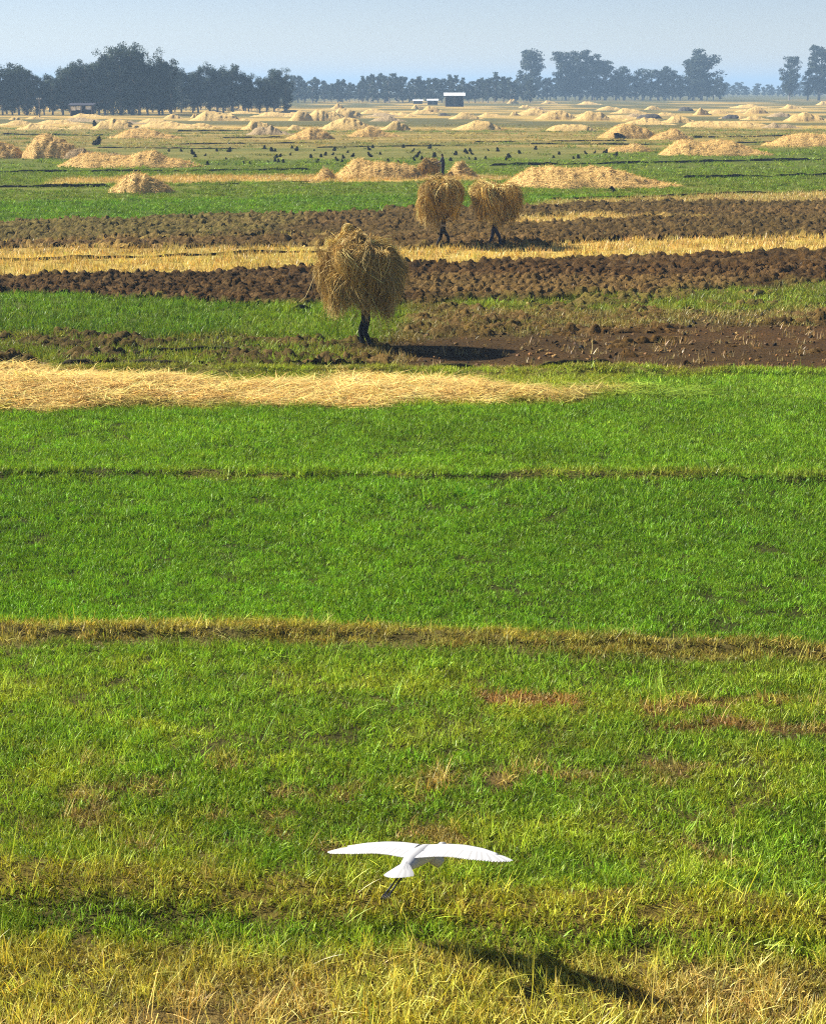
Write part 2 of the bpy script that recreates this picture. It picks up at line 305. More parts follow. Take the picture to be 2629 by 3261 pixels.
# ---------------------------------------------------------------- scattered cover (grass, stubble, clods, loose straw)
def ribbon_tuft(n, rad, hlo, hhi, wlo, whi, bend, seed, flat=0.0, tone=(0.7, 1.35), seg=3):
    r = np.random.default_rng(seed); Vs = []; Fs = []; Cs = []; k0 = 0
    for b in range(n):
        a = r.uniform(0, 2 * np.pi); q = rad * np.sqrt(r.uniform()); p = np.array([q * np.cos(a), q * np.sin(a), -0.01])
        ln = r.uniform(hlo, hhi); wd = r.uniform(wlo, whi); dirn = r.uniform(0, 2 * np.pi); lean = r.uniform(0.1, 1.0) * bend
        if flat and r.uniform() < flat: tilt = r.uniform(1.32, 1.6); p[2] = r.uniform(0.0, 0.05)
        else: tilt = r.uniform(0.0, 0.45)
        face = r.uniform(0, np.pi); side = np.array([np.cos(face), np.sin(face), 0]) * wd / 2
        tone_b = r.uniform(*tone); hue = r.uniform(-0.12, 0.12); c = tone_b * np.array([1 + hue, 1.0, 1 - hue])
        pts = [p]; 
        for s in range(1, seg + 1):
            t = tilt + lean * s / seg; step = ln / seg
            pts.append(pts[-1] + step * np.array([np.sin(t) * np.cos(dirn), np.sin(t) * np.sin(dirn), max(np.cos(t), -0.2)]))
        for s, pt in enumerate(pts):
            ww = (1 - (s / seg) ** 2 * 0.92)
            Vs += [pt - side * ww, pt + side * ww]; Cs += [c * (0.85 + 0.25 * s / seg)] * 2
        for s in range(seg): Fs.append([k0 + 2 * s, k0 + 2 * s + 1, k0 + 2 * s + 3, k0 + 2 * s + 2])
        k0 += 2 * (seg + 1)
    return np.array(Vs), np.array(Fs), np.array(Cs)
def clod_shape(seed):
    bm = bmesh.new(); bmesh.ops.create_icosphere(bm, subdivisions=2, radius=0.5); r = random.Random(seed)
    ax = [Vector((r.gauss(0, 1), r.gauss(0, 1), r.gauss(0, 1))).normalized() for _ in range(9)]; cut = [r.uniform(0.14, 0.40) for _ in ax]
    for v in bm.verts:
        for a, c in zip(ax, cut):
            d = v.co.dot(a)
            if d > c: v.co -= a * (d - c)
        v.co.z *= 0.7; v.co += Vector((r.uniform(-1, 1), r.uniform(-1, 1), r.uniform(-1, 1))) * 0.075
    bm.verts.ensure_lookup_table()
    V = np.array([v.co[:] for v in bm.verts]); Fc = np.array([[v.index for v in f.verts] for f in bm.faces]); bm.free()
    return V, Fc, np.tile(np.array([[1.0, 1, 1]]), (len(V), 1)) * np.random.default_rng(seed).uniform(0.8, 1.2, (len(V), 1))
def library(name, shapes, mat):
    c = bpy.data.collections.new(name)
    for k, (V, Fc, C) in enumerate(shapes):
        c.objects.link(bpy.data.objects.new(f'{name}_{k}', mesh_np(name, V, Fc, [mat], C)))
    return c
LIB = {
 'grass': library('grass_tuft', [ribbon_tuft(34, 0.14, 0.035, 0.10, 0.007, 0.013, 1.25, 100 + k, tone=(0.55, 1.5)) for k in range(8)], M['grass']),
 'grass_far': library('grass_clump', [ribbon_tuft(22, 0.24, 0.10, 0.22, 0.018, 0.032, 0.9, 200 + k, seg=2) for k in range(6)], M['grass']),
 'stub': library('stubble_tuft', [ribbon_tuft(11, 0.08, 0.08, 0.24, 0.004, 0.008, 0.5, 300 + k, flat=0.3, tone=(0.6, 1.5)) for k in range(8)], M['dry']),
 'stub_far': library('stubble_clump', [ribbon_tuft(14, 0.22, 0.12, 0.26, 0.016, 0.028, 0.4, 400 + k, flat=0.25, tone=(0.6, 1.4), seg=2) for k in range(6)], M['dry']),
 'stalk': library('long_dry_stalk', [ribbon_tuft(3, 0.10, 0.30, 0.62, 0.005, 0.010, 1.0, 500 + k, flat=0.45, tone=(0.8, 1.4), seg=4) for k in range(8)], M['dry']),
 'straw': library('loose_straw', [ribbon_tuft(26, 0.28, 0.20, 0.62, 0.012, 0.026, 0.22, 600 + k, flat=1.0, tone=(0.55, 1.4)) for k in range(8)], M['dry']),
 'clod': library('clod', [clod_shape(700 + k) for k in range(10)], M['clod']),
}
def scatter(name, lib, P, rot, scl, idx, tint, mat, tilt=None):
    me = bpy.data.meshes.new(name); n = len(P)
    me.vertices.add(n); me.vertices.foreach_set('co', np.asarray(P, np.float32).ravel()); me.materials.append(mat)
    e = np.zeros((n, 3), np.float32); e[:, 2] = rot
    if tilt is not None: e[:, :2] = tilt
    for nm, ty, data, key in (('er', 'FLOAT_VECTOR', e, 'vector'), ('scl', 'FLOAT_VECTOR', np.asarray(scl, np.float32), 'vector')):
        me.attributes.new(nm, ty, 'POINT').data.foreach_set(key, data.ravel())
    me.attributes.new('vi', 'INT', 'POINT').data.foreach_set('value', np.asarray(idx, np.int32))
    c = np.ones((n, 4), np.float32); c[:, :3] = tint; me.attributes.new('tint', 'FLOAT_COLOR', 'POINT').data.foreach_set('color', c.ravel())
    o = link(name, me)
    g = bpy.data.node_groups.new(name + '_nodes', 'GeometryNodeTree')
    g.interface.new_socket('Geometry', in_out='INPUT', socket_type='NodeSocketGeometry'); g.interface.new_socket('Geometry', in_out='OUTPUT', socket_type='NodeSocketGeometry')
    gi = g.nodes.new('NodeGroupInput'); go = g.nodes.new('NodeGroupOutput'); ip = g.nodes.new('GeometryNodeInstanceOnPoints')
    ci = g.nodes.new('GeometryNodeCollectionInfo'); ci.inputs[0].default_value = lib; ci.inputs[1].default_value = True; ci.inputs[2].default_value = True
    def na(nm, ty):
        q = g.nodes.new('GeometryNodeInputNamedAttribute'); q.data_type = ty; q.inputs[0].default_value = nm; return q.outputs[0]
    er = g.nodes.new('FunctionNodeEulerToRotation')
    L = g.links.new
    L(gi.outputs[0], ip.inputs['Points']); L(ci.outputs[0], ip.inputs['Instance']); ip.inputs['Pick Instance'].default_value = True
    L(na('vi', 'INT'), ip.inputs['Instance Index']); L(na('er', 'FLOAT_VECTOR'), er.inputs[0]); L(er.outputs[0], ip.inputs['Rotation'])
    L(na('scl', 'FLOAT_VECTOR'), ip.inputs['Scale']); L(ip.outputs[0], go.inputs[0])
    md = o.modifiers.new('scatter', 'NODES'); md.node_group = g
    o['kind'] = 'stuff'; return o
def sample(d0, d1, dens, u=0.33):
    """even random points on the ground between two distances"""
    area = u * (d1 * d1 - d0 * d0); n = int(area * dens)
    D = np.sqrt(rng.uniform(d0 * d0, d1 * d1, n)); X = rng.uniform(-u, u, n) * D
    return X, D
def cover(name, lib, chn, d0, d1, dens, smin, smax, mat, label, cat, nlib, tintmul=1.0, tvar=0.18, ysel=None, zoff=0.0, tilt=0.0, u=0.33, clump=None, aniso=None, power=1.0, earth=False, zs=1.0):
    X, Y = sample(d0, d1, dens, u); gc, pc, ch = field(X, Y)
    p = ch[:, chn]
    if clump: p = p * (0.55 + 0.95 * sstep(0.35, 0.62, fbm(X * clump, Y * clump, 55, 3)))
    keep = rng.uniform(size=len(X)) < p
    if ysel is not None: keep &= ysel(*px_of(X, Y))
    X, Y, pc, gc = X[keep], Y[keep], pc[keep], gc[keep]; n = len(X)
    s = smin + (smax - smin) * rng.uniform(0, 1, n) ** power
    if earth: pc = gc * 1.0 + np.array([0.060, 0.034, 0.009])
    s *= 0.75 + 0.5 * fbm(X * 0.8, Y * 0.8, 77, 3)
    big = fbm(X * 0.35, Y * 0.35, 21, 4)[:, None]
    tint = pc * tintmul * (1 + rng.normal(0, tvar, (n, 1))) * (0.72 + 0.56 * big)
    tint = np.clip(tint * (1 + rng.normal(0, 0.07, (n, 3))), 0.004, 0.9)
    S = np.stack([s, s, s * zs * rng.uniform(0.8, 1.25, n)], -1)
    if aniso: S *= rng.uniform(*aniso, (n, 3))
    P = np.stack([X, Y, height(X, Y) + zoff * s], -1)
    tl = rng.normal(0, tilt, (n, 2)) if tilt else None
    o = scatter(name, LIB[lib], P, rng.uniform(0, 2 * np.pi, n), S, rng.integers(0, nlib, n), tint, mat, tl)
    o['label'] = label; o['category'] = cat; return o
cover('grass', 'grass', 0, 9.8, 26.0, 135, 0.75, 1.3, M['grass'], 'short green grass of the nearest fields', 'grass', 8, u=0.42, clump=1.5, tilt=0.12, tvar=0.24)
cover('grass', 'grass', 0, 26.0, 43.0, 80, 1.0, 1.6, M['grass'], 'green grass of the field beside the straw strip', 'grass', 8, clump=1.2, tilt=0.12, tvar=0.24)
cover('grass', 'grass_far', 0, 43.0, 64.0, 16, 0.8, 1.3, M['grass'], 'green grass among the ploughed strips', 'grass', 6, clump=0.8, tilt=0.1)
cover('grass', 'grass_far', 0, 64.0, 150.0, 3.4, 1.2, 2.0, M['grass'], 'green grass of the strips beyond the carriers', 'grass', 6, tilt=0.1, zs=0.6)
cover('grass', 'grass_far', 0, 150.0, 330.0, 0.45, 2.2, 4.0, M['grass'], 'rough khaki grass of the far plain', 'grass', 6, tilt=0.1, zs=0.4)
cover('stubble', 'stub', 1, 9.8, 27.0, 62, 0.7, 1.3, M['dry'], 'dry straw coloured stubble among the nearest grass', 'stubble', 8, 1.6, u=0.42, clump=1.3, tilt=0.2)
cover('stubble', 'stub_far', 1, 27.0, 62.0, 20, 0.6, 1.0, M['dry'], 'dry stubble on the field edges', 'stubble', 6, 1.25, clump=1.0, tilt=0.15)
cover('stubble', 'stub_far', 1, 62.0, 140.0, 5.5, 0.9, 1.4, M['dry'], 'golden stubble strips between ploughed soil', 'stubble', 6, 1.05, tilt=0.12)
cover('dry_stalks', 'stalk', 1, 11.0, 20.0, 6, 0.6, 1.1, M['dry'], 'long pale dry stalks in the nearest grass', 'stalks', 8, 1.9, tilt=0.2)
cover('soil_clods', 'clod', 2, 42.0, 66.0, 46, 0.03, 0.17, M['clod'], 'dark clods of the ploughed strip', 'clods', 10, 1.0, 0.6, tilt=0.7, zoff=0.10, aniso=(0.45, 1.6), power=1.8, earth=True, clump=1.6)
cover('soil_clods', 'clod', 2, 66.0, 112.0, 16, 0.05, 0.24, M['clod'], 'brown clods of the farther ploughed strip', 'clods', 10, 1.0, 0.6, tilt=0.7, zoff=0.10, aniso=(0.45, 1.6), power=1.8, earth=True, clump=1.0)

# turned soil of the ploughed strips: broken, cracked relief
def worley(x, y, s):
    i = np.floor(x); j = np.floor(y); best = np.full(np.shape(x), 9.0); second = best.copy(); tone = np.zeros(np.shape(x))
    for a in (-1, 0, 1):
        for b in (-1, 0, 1):
            cx = i + a; cy_ = j + b; d = np.hypot(cx + hash2(cx, cy_, s) - x, cy_ + hash2(cx, cy_, s + 5) - y)
            nb = d < best; second = np.where(nb, best, np.minimum(second, d)); tone = np.where(nb, hash2(cx, cy_, s + 9), tone); best = np.where(nb, d, best)
    return best, second, tone
def turned_soil(d0, d1, step, amp, label):
    ys = np.arange(d0, d1, step); xs = np.arange(-0.36 * d1, 0.36 * d1, step); X, Y = np.meshgrid(xs, ys, indexing='ij')
    jit = rng.uniform(-.35, .35, (2,) + X.shape) * step; Xj, Yj = X + jit[0], Y + jit[1]; sh = X.shape
    gc, pc, ch = field(Xj.ravel(), Yj.ravel()); den = ch[:, 2].reshape(sh)
    wx = Xj + 0.5 * (fbm(Xj * 2.2, Yj * 2.2, 81, 3) - .5); wy = Yj + 0.5 * (fbm(Xj * 2.2, Yj * 2.2, 83, 3) - .5)
    f1, f2, tone = worley(wx / .34, wy / .27, 85); g1, g2, tone2 = worley(wx / .15, wy / .13, 87)
    big = fbm(Xj * .5, Yj * 1.1, 89, 3)
    z = amp * ((tone * .9 + .25) * np.clip((f2 - f1) * 2.2, 0, 1) ** .6 * (0.5 + big) * 1.25 + .32 * np.clip((g2 - g1) * 2, 0, 1) * (.4 + tone2) + .45 * (fbm(Xj * 5, Yj * 5, 91, 3) - .5)) + rng.normal(0, .09, sh) * amp
    env = sstep(.32, .72, den + (fbm(Xj * .7, Yj * 1.1, 93, 4) - .5) * np.where(den < .7, 1.5, .5) * (den > .10))
    Z = height(Xj.ravel(), Yj.ravel()).reshape(sh) + z * (0.15 + .85 * env) - .05 * (1 - env)
    c = (gc * .8 + np.array([.038, .020, .004])) * (0.55 + .75 * tone.ravel()[:, None]) * (0.75 + .5 * tone2.ravel()[:, None]); pale = sstep(.55, .7, fbm(Xj.ravel() * 3, Yj.ravel() * 3, 95, 3))[:, None] * .35
    c = c * (1 - pale) + np.array([.19, .12, .05]) * pale
    idx = np.arange(X.size).reshape(sh); ok = (env > .04) & (np.abs(X) < .36 * Y)
    q = ok[:-1, :-1] & ok[1:, :-1] & ok[1:, 1:] & ok[:-1, 1:]; Fq = np.stack([idx[:-1, :-1], idx[1:, :-1], idx[1:, 1:], idx[:-1, 1:]], -1)[q]
    used, inv = np.unique(Fq.ravel(), return_inverse=True); V = np.stack([Xj, Yj, Z], -1).reshape(-1, 3)[used]
    o = link('ploughed_soil', mesh_np('ploughed_soil', V, inv.reshape(-1, 4), [M['ground']], c[used], False, 'gc')); struct(o, label)
turned_soil(43.0, 66.0, 0.066, 0.18, 'dark ploughed strip behind the nearest carrier')
turned_soil(66.0, 112.0, 0.11, 0.22, 'brown ploughed strip behind the walking pair')

# straw strip: loose straw lying in a low bank
def straw_strip():
    X, Y = sample(34.5, 44.5, 60, 0.33); gc, pc, ch = field(X, Y); px, py = px_of(X, Y)
    k = rng.uniform(size=len(X)) < ch[:, 3] * 1.1; X, Y, pc, px, py = X[k], Y[k], pc[k], px[k], py[k]; n = len(X)
    bank = 0.30 * sstep(950, 100, px) + 0.10
    mid = np.interp(px, [0, 600, 1100, 2000], [1245, 1250, 1240, 1255])
    z = bank * np.exp(-((py - mid) / 38.0) ** 2) * (0.5 + fbm(X * 0.8, Y * 0.8, 33, 3)) * rng.uniform(0.1, 1, n)
    tint = pc * 1.15 * (1 + rng.normal(0, 0.2, (n, 1))); s = rng.uniform(0.7, 1.3, n)
    o = scatter('loose_straw', LIB['straw'], np.stack([X, Y, height(X, Y) + z], -1), rng.uniform(0, 6.28, n), np.stack([s] * 3, -1), rng.integers(0, 8, n), np.clip(tint, 0.02, 0.9), M['dry'], rng.normal(0, 0.07, (n, 2)))
    o['label'] = 'golden loose straw spread in a long strip beside the green field'; o['category'] = 'straw'
straw_strip()

# ---------------------------------------------------------------- field banks: low earth steps whose steep side faces the camera
def bank(name, pts, hgt, wid, label, seed, gap=0.0, step=None):
    xs = [p[0] for p in pts]; ys = [p[1] for p in pts]
    a = G(*pts[0]); b = G(*pts[-1]); L = (b - a).length; st = step or max(0.12, L / 260); n = max(8, int(L / st))
    px = np.linspace(xs[0], xs[-1], n); py = np.interp(px, xs, ys)
    B = np.array([G(x, y)[:] for x, y in zip(px, py)])
    s = np.arange(n) * st; wob = (fbm(s * 0.7, s * 0 + seed, seed, 4) - 0.5); hh = hgt * np.clip(0.25 + 1.5 * fbm(s * 0.5, s * 0 + seed * 2, seed + 5, 4), 0.1, 2)
    if gap: hh *= sstep(gap - 0.1, gap + 0.1, fbm(s * 0.35, s * 0 + 3, seed + 9, 3))
    hh *= sstep(0, 5, np.arange(n)) * sstep(0, 5, n - 1 - np.arange(n))
    z0 = height(B[:, 0], B[:, 1]) - 0.03
    prof = [(3.2, 0.0), (1.2, 0.75), (0.35, 1.0), (-0.05, 0.92), (0.06, 0.45), (0.0, -0.05)]
    V = []
    for (dy, dz) in prof:
        q = B.copy(); q[:, 1] += dy * wid + wob * wid * 2.2 + (rng.uniform(-1, 1, n) * 0.10 * wid)
        q[:, 2] = z0 + dz * hh + rng.uniform(-1, 1, n) * 0.12 * hh * (dz > 0.1); V.append(q)
    V = np.array(V).transpose(1, 0, 2).reshape(-1, 3); m = len(prof); idx = np.arange(n * m).reshape(n, m)
    Fq = np.stack([idx[:-1, :-1], idx[:-1, 1:], idx[1:, 1:], idx[1:, :-1]], -1).reshape(-1, 4)
    # the back slopes wear the field's colour, the steep face shows the dark earth
    gc, pc, ch = field(V[:, 0], V[:, 1]); c = gc * 1.0; face = np.arange(len(V)) % m >= 3; c[face] = (0.042, 0.034, 0.022)
    o = link(name, mesh_np(name, V, Fq, [M['ground']], c, False, 'gc')); struct(o, label); return o
for k, (pts, hg, wd, gp) in enumerate([
    ([(880, 1178), (1300, 1180), (1700, 1182), (2000, 1180)], 0.17, 0.12, 0.38), ([(2040, 1204), (2300, 1202), (2629, 1204), (3000, 1204)], 0.08, 0.12, 0.45),
    ([(-300, 836), (0, 832), (500, 818), (1100, 800)], 0.17, 0.14, 0.1), ([(180, 778), (450, 772)], 0.16, 0.12, 0.1),
    ([(-300, 550), (0, 548), (600, 545), (1000, 541)], 0.17, 0.2, 0.15), ([(1550, 527), (2050, 520), (2629, 508), (2900, 503)], 0.20, 0.2, 0.15),
    ([(-100, 598), (360, 594)], 0.2, 0.2, 0.15), ([(540, 590), (1000, 578)], 0.1, 0.2, 0.3), ([(2165, 568), (2400, 564), (2629, 558), (2900, 554)], 0.22, 0.2, 0.15),
    ([(1740, 636), (2200, 622), (2629, 608), (2900, 602)], 0.13, 0.15, 0.2), ([(-100, 648), (260, 642)], 0.12, 0.14, 0.3),
    ([(890, 998), (1030, 992)], 0.22, 0.12, 0.0), ([(1560, 985), (1780, 978)], 0.2, 0.12, 0.1), ([(400, 1125), (780, 1118)], 0.2, 0.12, 0.2), ([(150, 1165), (640, 1180)], 0.18, 0.12, 0.3),
    ([(1190, 1128), (1420, 1128)], 0.06, 0.08, 0.3), ([(500, 460), (1000, 455)], 0.16, 0.3, 0.25), ([(300, 470), (760, 474)], 0.14, 0.3, 0.25), ([(1500, 452), (2000, 448)], 0.2, 0.3, 0.25), ([(1680, 458), (2100, 461), (2500, 452)], 0.18, 0.3, 0.3), ([(2150, 440), (2550, 432)], 0.22, 0.3, 0.3),
    ([(0, 428), (340, 432)], 0.3, 0.4, 0.3), ([(560, 418), (780, 416)], 0.3, 0.4, 0.2), ([(1000, 470), (1500, 462)], 0.13, 0.3, 0.3), ([(700, 440), (910, 437)], 0.18, 0.3, 0.2)]):
    bank('field_bank', pts, hg, wd, 'low earth bank along the edge of a field strip', 100 + 7 * k, gp)

# ================================================================ STRAW HEAPS
def heap(x0, x1, yb, yt, prof=None, mat='straw', label=None, group=None, depth=0.62, name='straw_heap', seed=None, rough=0.2, cat='straw heap'):
    seed = seed if seed is not None else int(x0 * 7 + yb * 13) & 0xffff
    r = np.random.default_rng(seed); p = ppm(yb); a = (x1 - x0) / 2 / p; b = min(max(a * depth, 0.7), 3.6)
    base = G((x0 + x1) / 2, yb); Yc = base.y + b * 0.95; zc = Yc * cp + CAMH * sp; pc_ = F / zc
    hgt = (0.82 if yb < 430 else 1.0) * max(0.35, (px_of(np.array([base.x]), np.array([Yc]))[1][0] - yt) / pc_)
    if prof is None:
        q = r.uniform(0.72, 1.0, 6); pk = r.integers(1, 4); q[pk] = 1.0
        prof = [0.0, 0.22, 0.50 + r.uniform(-.1, .2), q[1], q[2], q[3], q[4] * 0.85, 0.5 + r.uniform(-.15, .15), 0.28, 0.12, 0.0]; c_ = (x0 + x1) / 2; w2 = (x1 - x0) * 0.66; x0, x1 = c_ - w2, c_ + w2; a *= 1.32
    nu = int(np.clip((x1 - x0) / 3.0, 26, 150)); nv = int(np.clip(nu * 0.4, 14, 44))
    s = np.linspace(-1, 1, nu); t = np.linspace(-1, 1, nv); S, T = np.meshgrid(s, t, indexing='ij')
    P = np.interp(S, np.linspace(-1, 1, len(prof)), prof)
    wd = np.clip(1 - np.abs(S) ** 2.6, 0, 1) ** 0.5 * (0.85 + 0.3 * fbm(S * 3 + seed, S * 0 + 1, seed, 3))
    X = S * a; Y = T * b * (wd * 0.97 + 0.03)
    Z = hgt * P * np.clip(1 - np.abs(T) ** 1.7, 0, 1) ** 0.85
    k = 1.0 / max(0.5, min(a, 4) * 0.35)
    n1 = fbm(X * k * 1.6 + seed, Y * k * 1.6, seed + 1, 4) - 0.5; n2 = fbm(X * 2.4 + seed, Y * 1.6, seed + 2, 4) - 0.5
    env = sstep(0, 0.5, 1 - np.abs(T)) * sstep(0, 0.15, 1 - np.abs(S))
    Z = Z + env * (n1 * hgt * rough * 1.1 + n2 * min(0.16, hgt * 0.14) * 1.6)
    X = X + env * n2 * 0.15; Y = Y - env * (fbm(X * 2.6, Z * 1.0 + seed, seed + 3, 4) - 0.5) * min(0.6, b * 0.3)
    Z = np.maximum(Z, -0.05 + 0 * Z)
    V = np.stack([X, Y, Z], -1).reshape(-1, 3); idx = np.arange(nu * nv).reshape(nu, nv)
    Fq = np.stack([idx[:-1, :-1], idx[1:, :-1], idx[1:, 1:], idx[:-1, 1:]], -1).reshape(-1, 4)
    o = link(name, mesh_np(name, V, Fq, [M[mat]], None, False), None, (base.x, Yc, -0.02))
    if yb > 430 and x1 - x0 > 60:
        C = V[Fq].mean(1); e1 = V[Fq[:, 1]] - V[Fq[:, 0]]; e2 = V[Fq[:, 3]] - V[Fq[:, 0]]; nr = np.cross(e1, e2); ar = np.linalg.norm(nr, axis=1); nr = nr / (ar[:, None] + 1e-9)
        m = int(min(12000, ar.sum() * 70)); f = r.choice(len(Fq), m, p=ar / ar.sum()); base_p = V[Fq[f, 0]] + e1[f] * r.uniform(0, 1, (m, 1)) + e2[f] * r.uniform(0, 1, (m, 1))
        d = r.normal(0, 1, (m, 3)) + np.array([0, 0, -.5]); d -= nr[f] * (d * nr[f]).sum(1, keepdims=True) * .8; d /= np.linalg.norm(d, axis=1, keepdims=True)
        w_ = np.cross(d, nr[f]); L = r.uniform(.14, .42, (m, 1)); wd_ = r.uniform(.008, .022, (m, 1)); p0 = base_p + nr[f] * .02 - d * L; p1 = base_p + nr[f] * r.uniform(.03, .14, (m, 1)) + d * L
        SV = np.stack([p0 - w_ * wd_, p0 + w_ * wd_, p1 + w_ * wd_ * .5, p1 - w_ * wd_ * .5], 1).reshape(-1, 3)
        tone = {'straw': (.80, .53, .175), 'straw_old_and_shaded': (.40, .28, .13)}.get(mat, (.1, .09, .07)); SC = np.repeat(np.array([tone]) * r.uniform(.55, 1.3, (m, 1)), 4, 0)
        link('loose_stalks', mesh_np('loose_stalks', SV, np.arange(m * 4).reshape(m, 4), [M['strawattr']], SC), o)['kind'] = 'stuff'
    if label is None:
        near = 'before the dense eucalyptus grove' if x1 < 660 else 'before the far hazy wood' if x1 < 1300 else 'around the open shed' if x1 < 1680 else 'before the row of big eucalyptus'
        size = 'broad' if x1 - x0 > 120 else 'small'; look = 'brownish' if mat == 'straw_old_and_shaded' else 'pale golden'
        label, group = f'{size} {look} straw heap on the far plain {near}', f'{size} {look} heaps {near}'
    tag(o, label, cat, group)
    return o
# the ones with a look of their own
heap(1600, 2195, 600, 533, [0, .5, .92, .98, .95, .9, 1.0, .95, .75, .5, .22, .1, 0], label='long golden straw heap with ragged dark right end, behind the pair of carriers', depth=.5)
heap(1055, 1350, 571, 511, [0, .45, .95, 1, .92, .85, .8, .75, .6, 0], label='broad golden straw heap beside the standing person in dark cloth', depth=.6)
heap(1000, 1075, 573, 535, [0, .6, 1, .85, .5, 0], label='small round straw heap at the left foot of the broad heap', depth=.7)
heap(1420, 1522, 563, 515, [0, .5, .95, 1, .7, .35, 0], 'straw', label='small peaked straw heap beside the standing person in dark cloth', depth=.7)
heap(330, 548, 616, 551, [0, .35, .8, 1, .95, .7, .45, 0], label='lone rounded straw heap on the green strip', depth=.7)
heap(165, 640, 534, 484, [0, .4, .8, .95, .8, .65, .7, .95, 1, .6, .5, .2, 0], label='long twin humped straw heap with a sagging middle', depth=.45)
heap(300, 465, 521, 488, [0, .8, 1, .8, .75, .6, 0], 'straw_old_and_shaded', label='dark brown straw painted as the shade in the dip of the twin humped heap', depth=.5)  # shade of the hollow between the humps, put in as darker straw
heap(-130, 75, 505, 449, [0, .7, 1, .9, .6, 0], label='golden straw heap cut by the picture edge, joined to a taller heap', depth=.8)
heap(45, 250, 505, 428, [0, .4, .85, 1, .85, .75, .5, 0], label='tall golden straw heap behind the twin humped heap', depth=.8)
heap(190, 330, 506, 472, [0, .8, 1, .7, .5, 0], 'straw_old_and_shaded', label='low weathered straw heap leaning on the tall golden heap', depth=.6)
heap(2108, 2480, 496, 448, [0, .55, 1, .97, .85, .9, 1, .9, .6, .35, .15, 0], label='long golden straw heap with two humps beside the green bank', depth=.55)
heap(2435, 2720, 466, 426, [0, .3, .8, 1, 1, .9, .6, 0], label='golden straw heap with a long low left tail, cut by the picture edge', depth=.6)
heap(1926, 2090, 484, 457, [0, .5, .6, .65, 1, .8, .4, 0], label='low golden straw heap peaking to the right, above the green strip', depth=.5)
heap(2172, 2480, 405, 380, [0, .8, 1, .95, .95, .9, .95, .7, .4, 0], label='very long flat topped golden straw heap on the far plain', depth=.35)
heap(2440, 2550, 408, 386, None, 'straw_old_and_shaded', label='brown straw heap at the end of the very long flat heap', depth=.5)
heap(1735, 1905, 418, 390, [0, .7, .95, 1, .95, .95, .7, 0], label='even flat topped golden straw heap standing alone', depth=.5)
heap(1906, 2105, 441, 394, [0, .3, .7, .95, 1, .8, .7, .4, 0], label='golden straw heap with a dark bush at its foot', depth=.6)
heap(2068, 2215, 445, 409, [0, .3, .6, .8, 1, .7, .3, 0], label='golden straw heap rising to the right beside the heap with the bush', depth=.6)
heap(1436, 1605, 414, 377, [0, .3, .6, 1, .95, .85, .5, 0], label='golden straw heap in front of the open shed', depth=.6)
heap(330, 575, 441, 411, [0, .2, .8, 1, .95, .75, .4, .2, 0], label='golden straw heap with a thin right tail behind the dark clumps', depth=.5)
heap(905, 1065, 444, 408, [0, .35, .8, 1, .9, .6, 0], label='golden straw heap standing before a group of bigger heaps', depth=.6)
heap(2157, 2212, 353, 336, [0, .8, 1, 1, .8, 0], 'straw_grey', label='small dark grey heap on the far plain, rounded', depth=.6, cat='heap')
heap(2022, 2112, 377, 359, [0, .6, .8, 1, 1, .9, 0], 'straw_grey', label='long low dark grey heap beside golden far heaps', depth=.4, cat='heap')
heap(2295, 2362, 377, 361, [0, .6, 1, .9, .9, 0], 'straw_grey', label='dark grey heap behind the very long flat straw heap', depth=.5, cat='heap')
heap(1397, 1432, 368, 356, None, 'straw_grey', label='small dark heap between the shed and the golden heaps', depth=.5, cat='heap')
FAR = [(5,125,399,377),(60,195,412,387),(30,68,381,368),(85,142,379,366),(212,302,412,393),(190,332,387,371),(224,338,373,357),(300,455,412,368),(432,645,409,379),(525,582,377,358),
 (608,640,375,357),(616,772,384,344),(600,695,406,386),(775,872,413,376),(796,925,429,393),(810,938,371,352),(916,978,413,392),(928,1012,384,344),(978,1112,384,339),(1058,1102,346,324),
 (1050,1165,376,336),(1150,1255,363,343),(1028,1212,413,365),(1188,1285,386,362),(1122,1262,436,404),(1218,1312,416,376),(1312,1350,346,329),(1346,1412,356,331),(1308,1397,363,347),(1440,1532,379,350),
 (1618,1652,329,311),(1625,1657,367,351),(1680,1747,351,337),(1650,1762,367,339),(1718,1842,380,341),(1728,1772,329,317),(1845,1912,332,320),(1838,1955,383,344),(1905,1987,351,334),(1958,2062,361,341),
 (2058,2107,349,333),(1990,2092,376,357),(2030,2124,393,369),(2118,2224,391,362),(2213,2262,366,337),(2255,2330,362,344),(2338,2452,344,328),(2378,2452,361,334),(2368,2452,382,363),(2493,2562,346,329),
 (2452,2530,372,352),(2516,2640,386,350),(2606,2660,334,318),(1290,1330,372,360),(665,720,356,345),(870,905,352,343),(1540,1600,372,362),(1985,2030,384,374)]
fr = random.Random(31)
for k in range(24):
    x = fr.choice([fr.uniform(20, 1290), fr.uniform(1560, 2620)]); yb = fr.uniform(334, 400); w_ = fr.uniform(28, 62) * (0.7 + (yb - 334) / 110); FAR.append((x - w_, x + w_, yb, yb - fr.uniform(10, 15) * (0.8 + (yb - 334) / 110)))
for k, (a, b, yb, yt) in enumerate(FAR): heap(a, b, yb, yt, None, 'straw_old_and_shaded' if k % 9 == 5 else 'straw', depth=0.55)

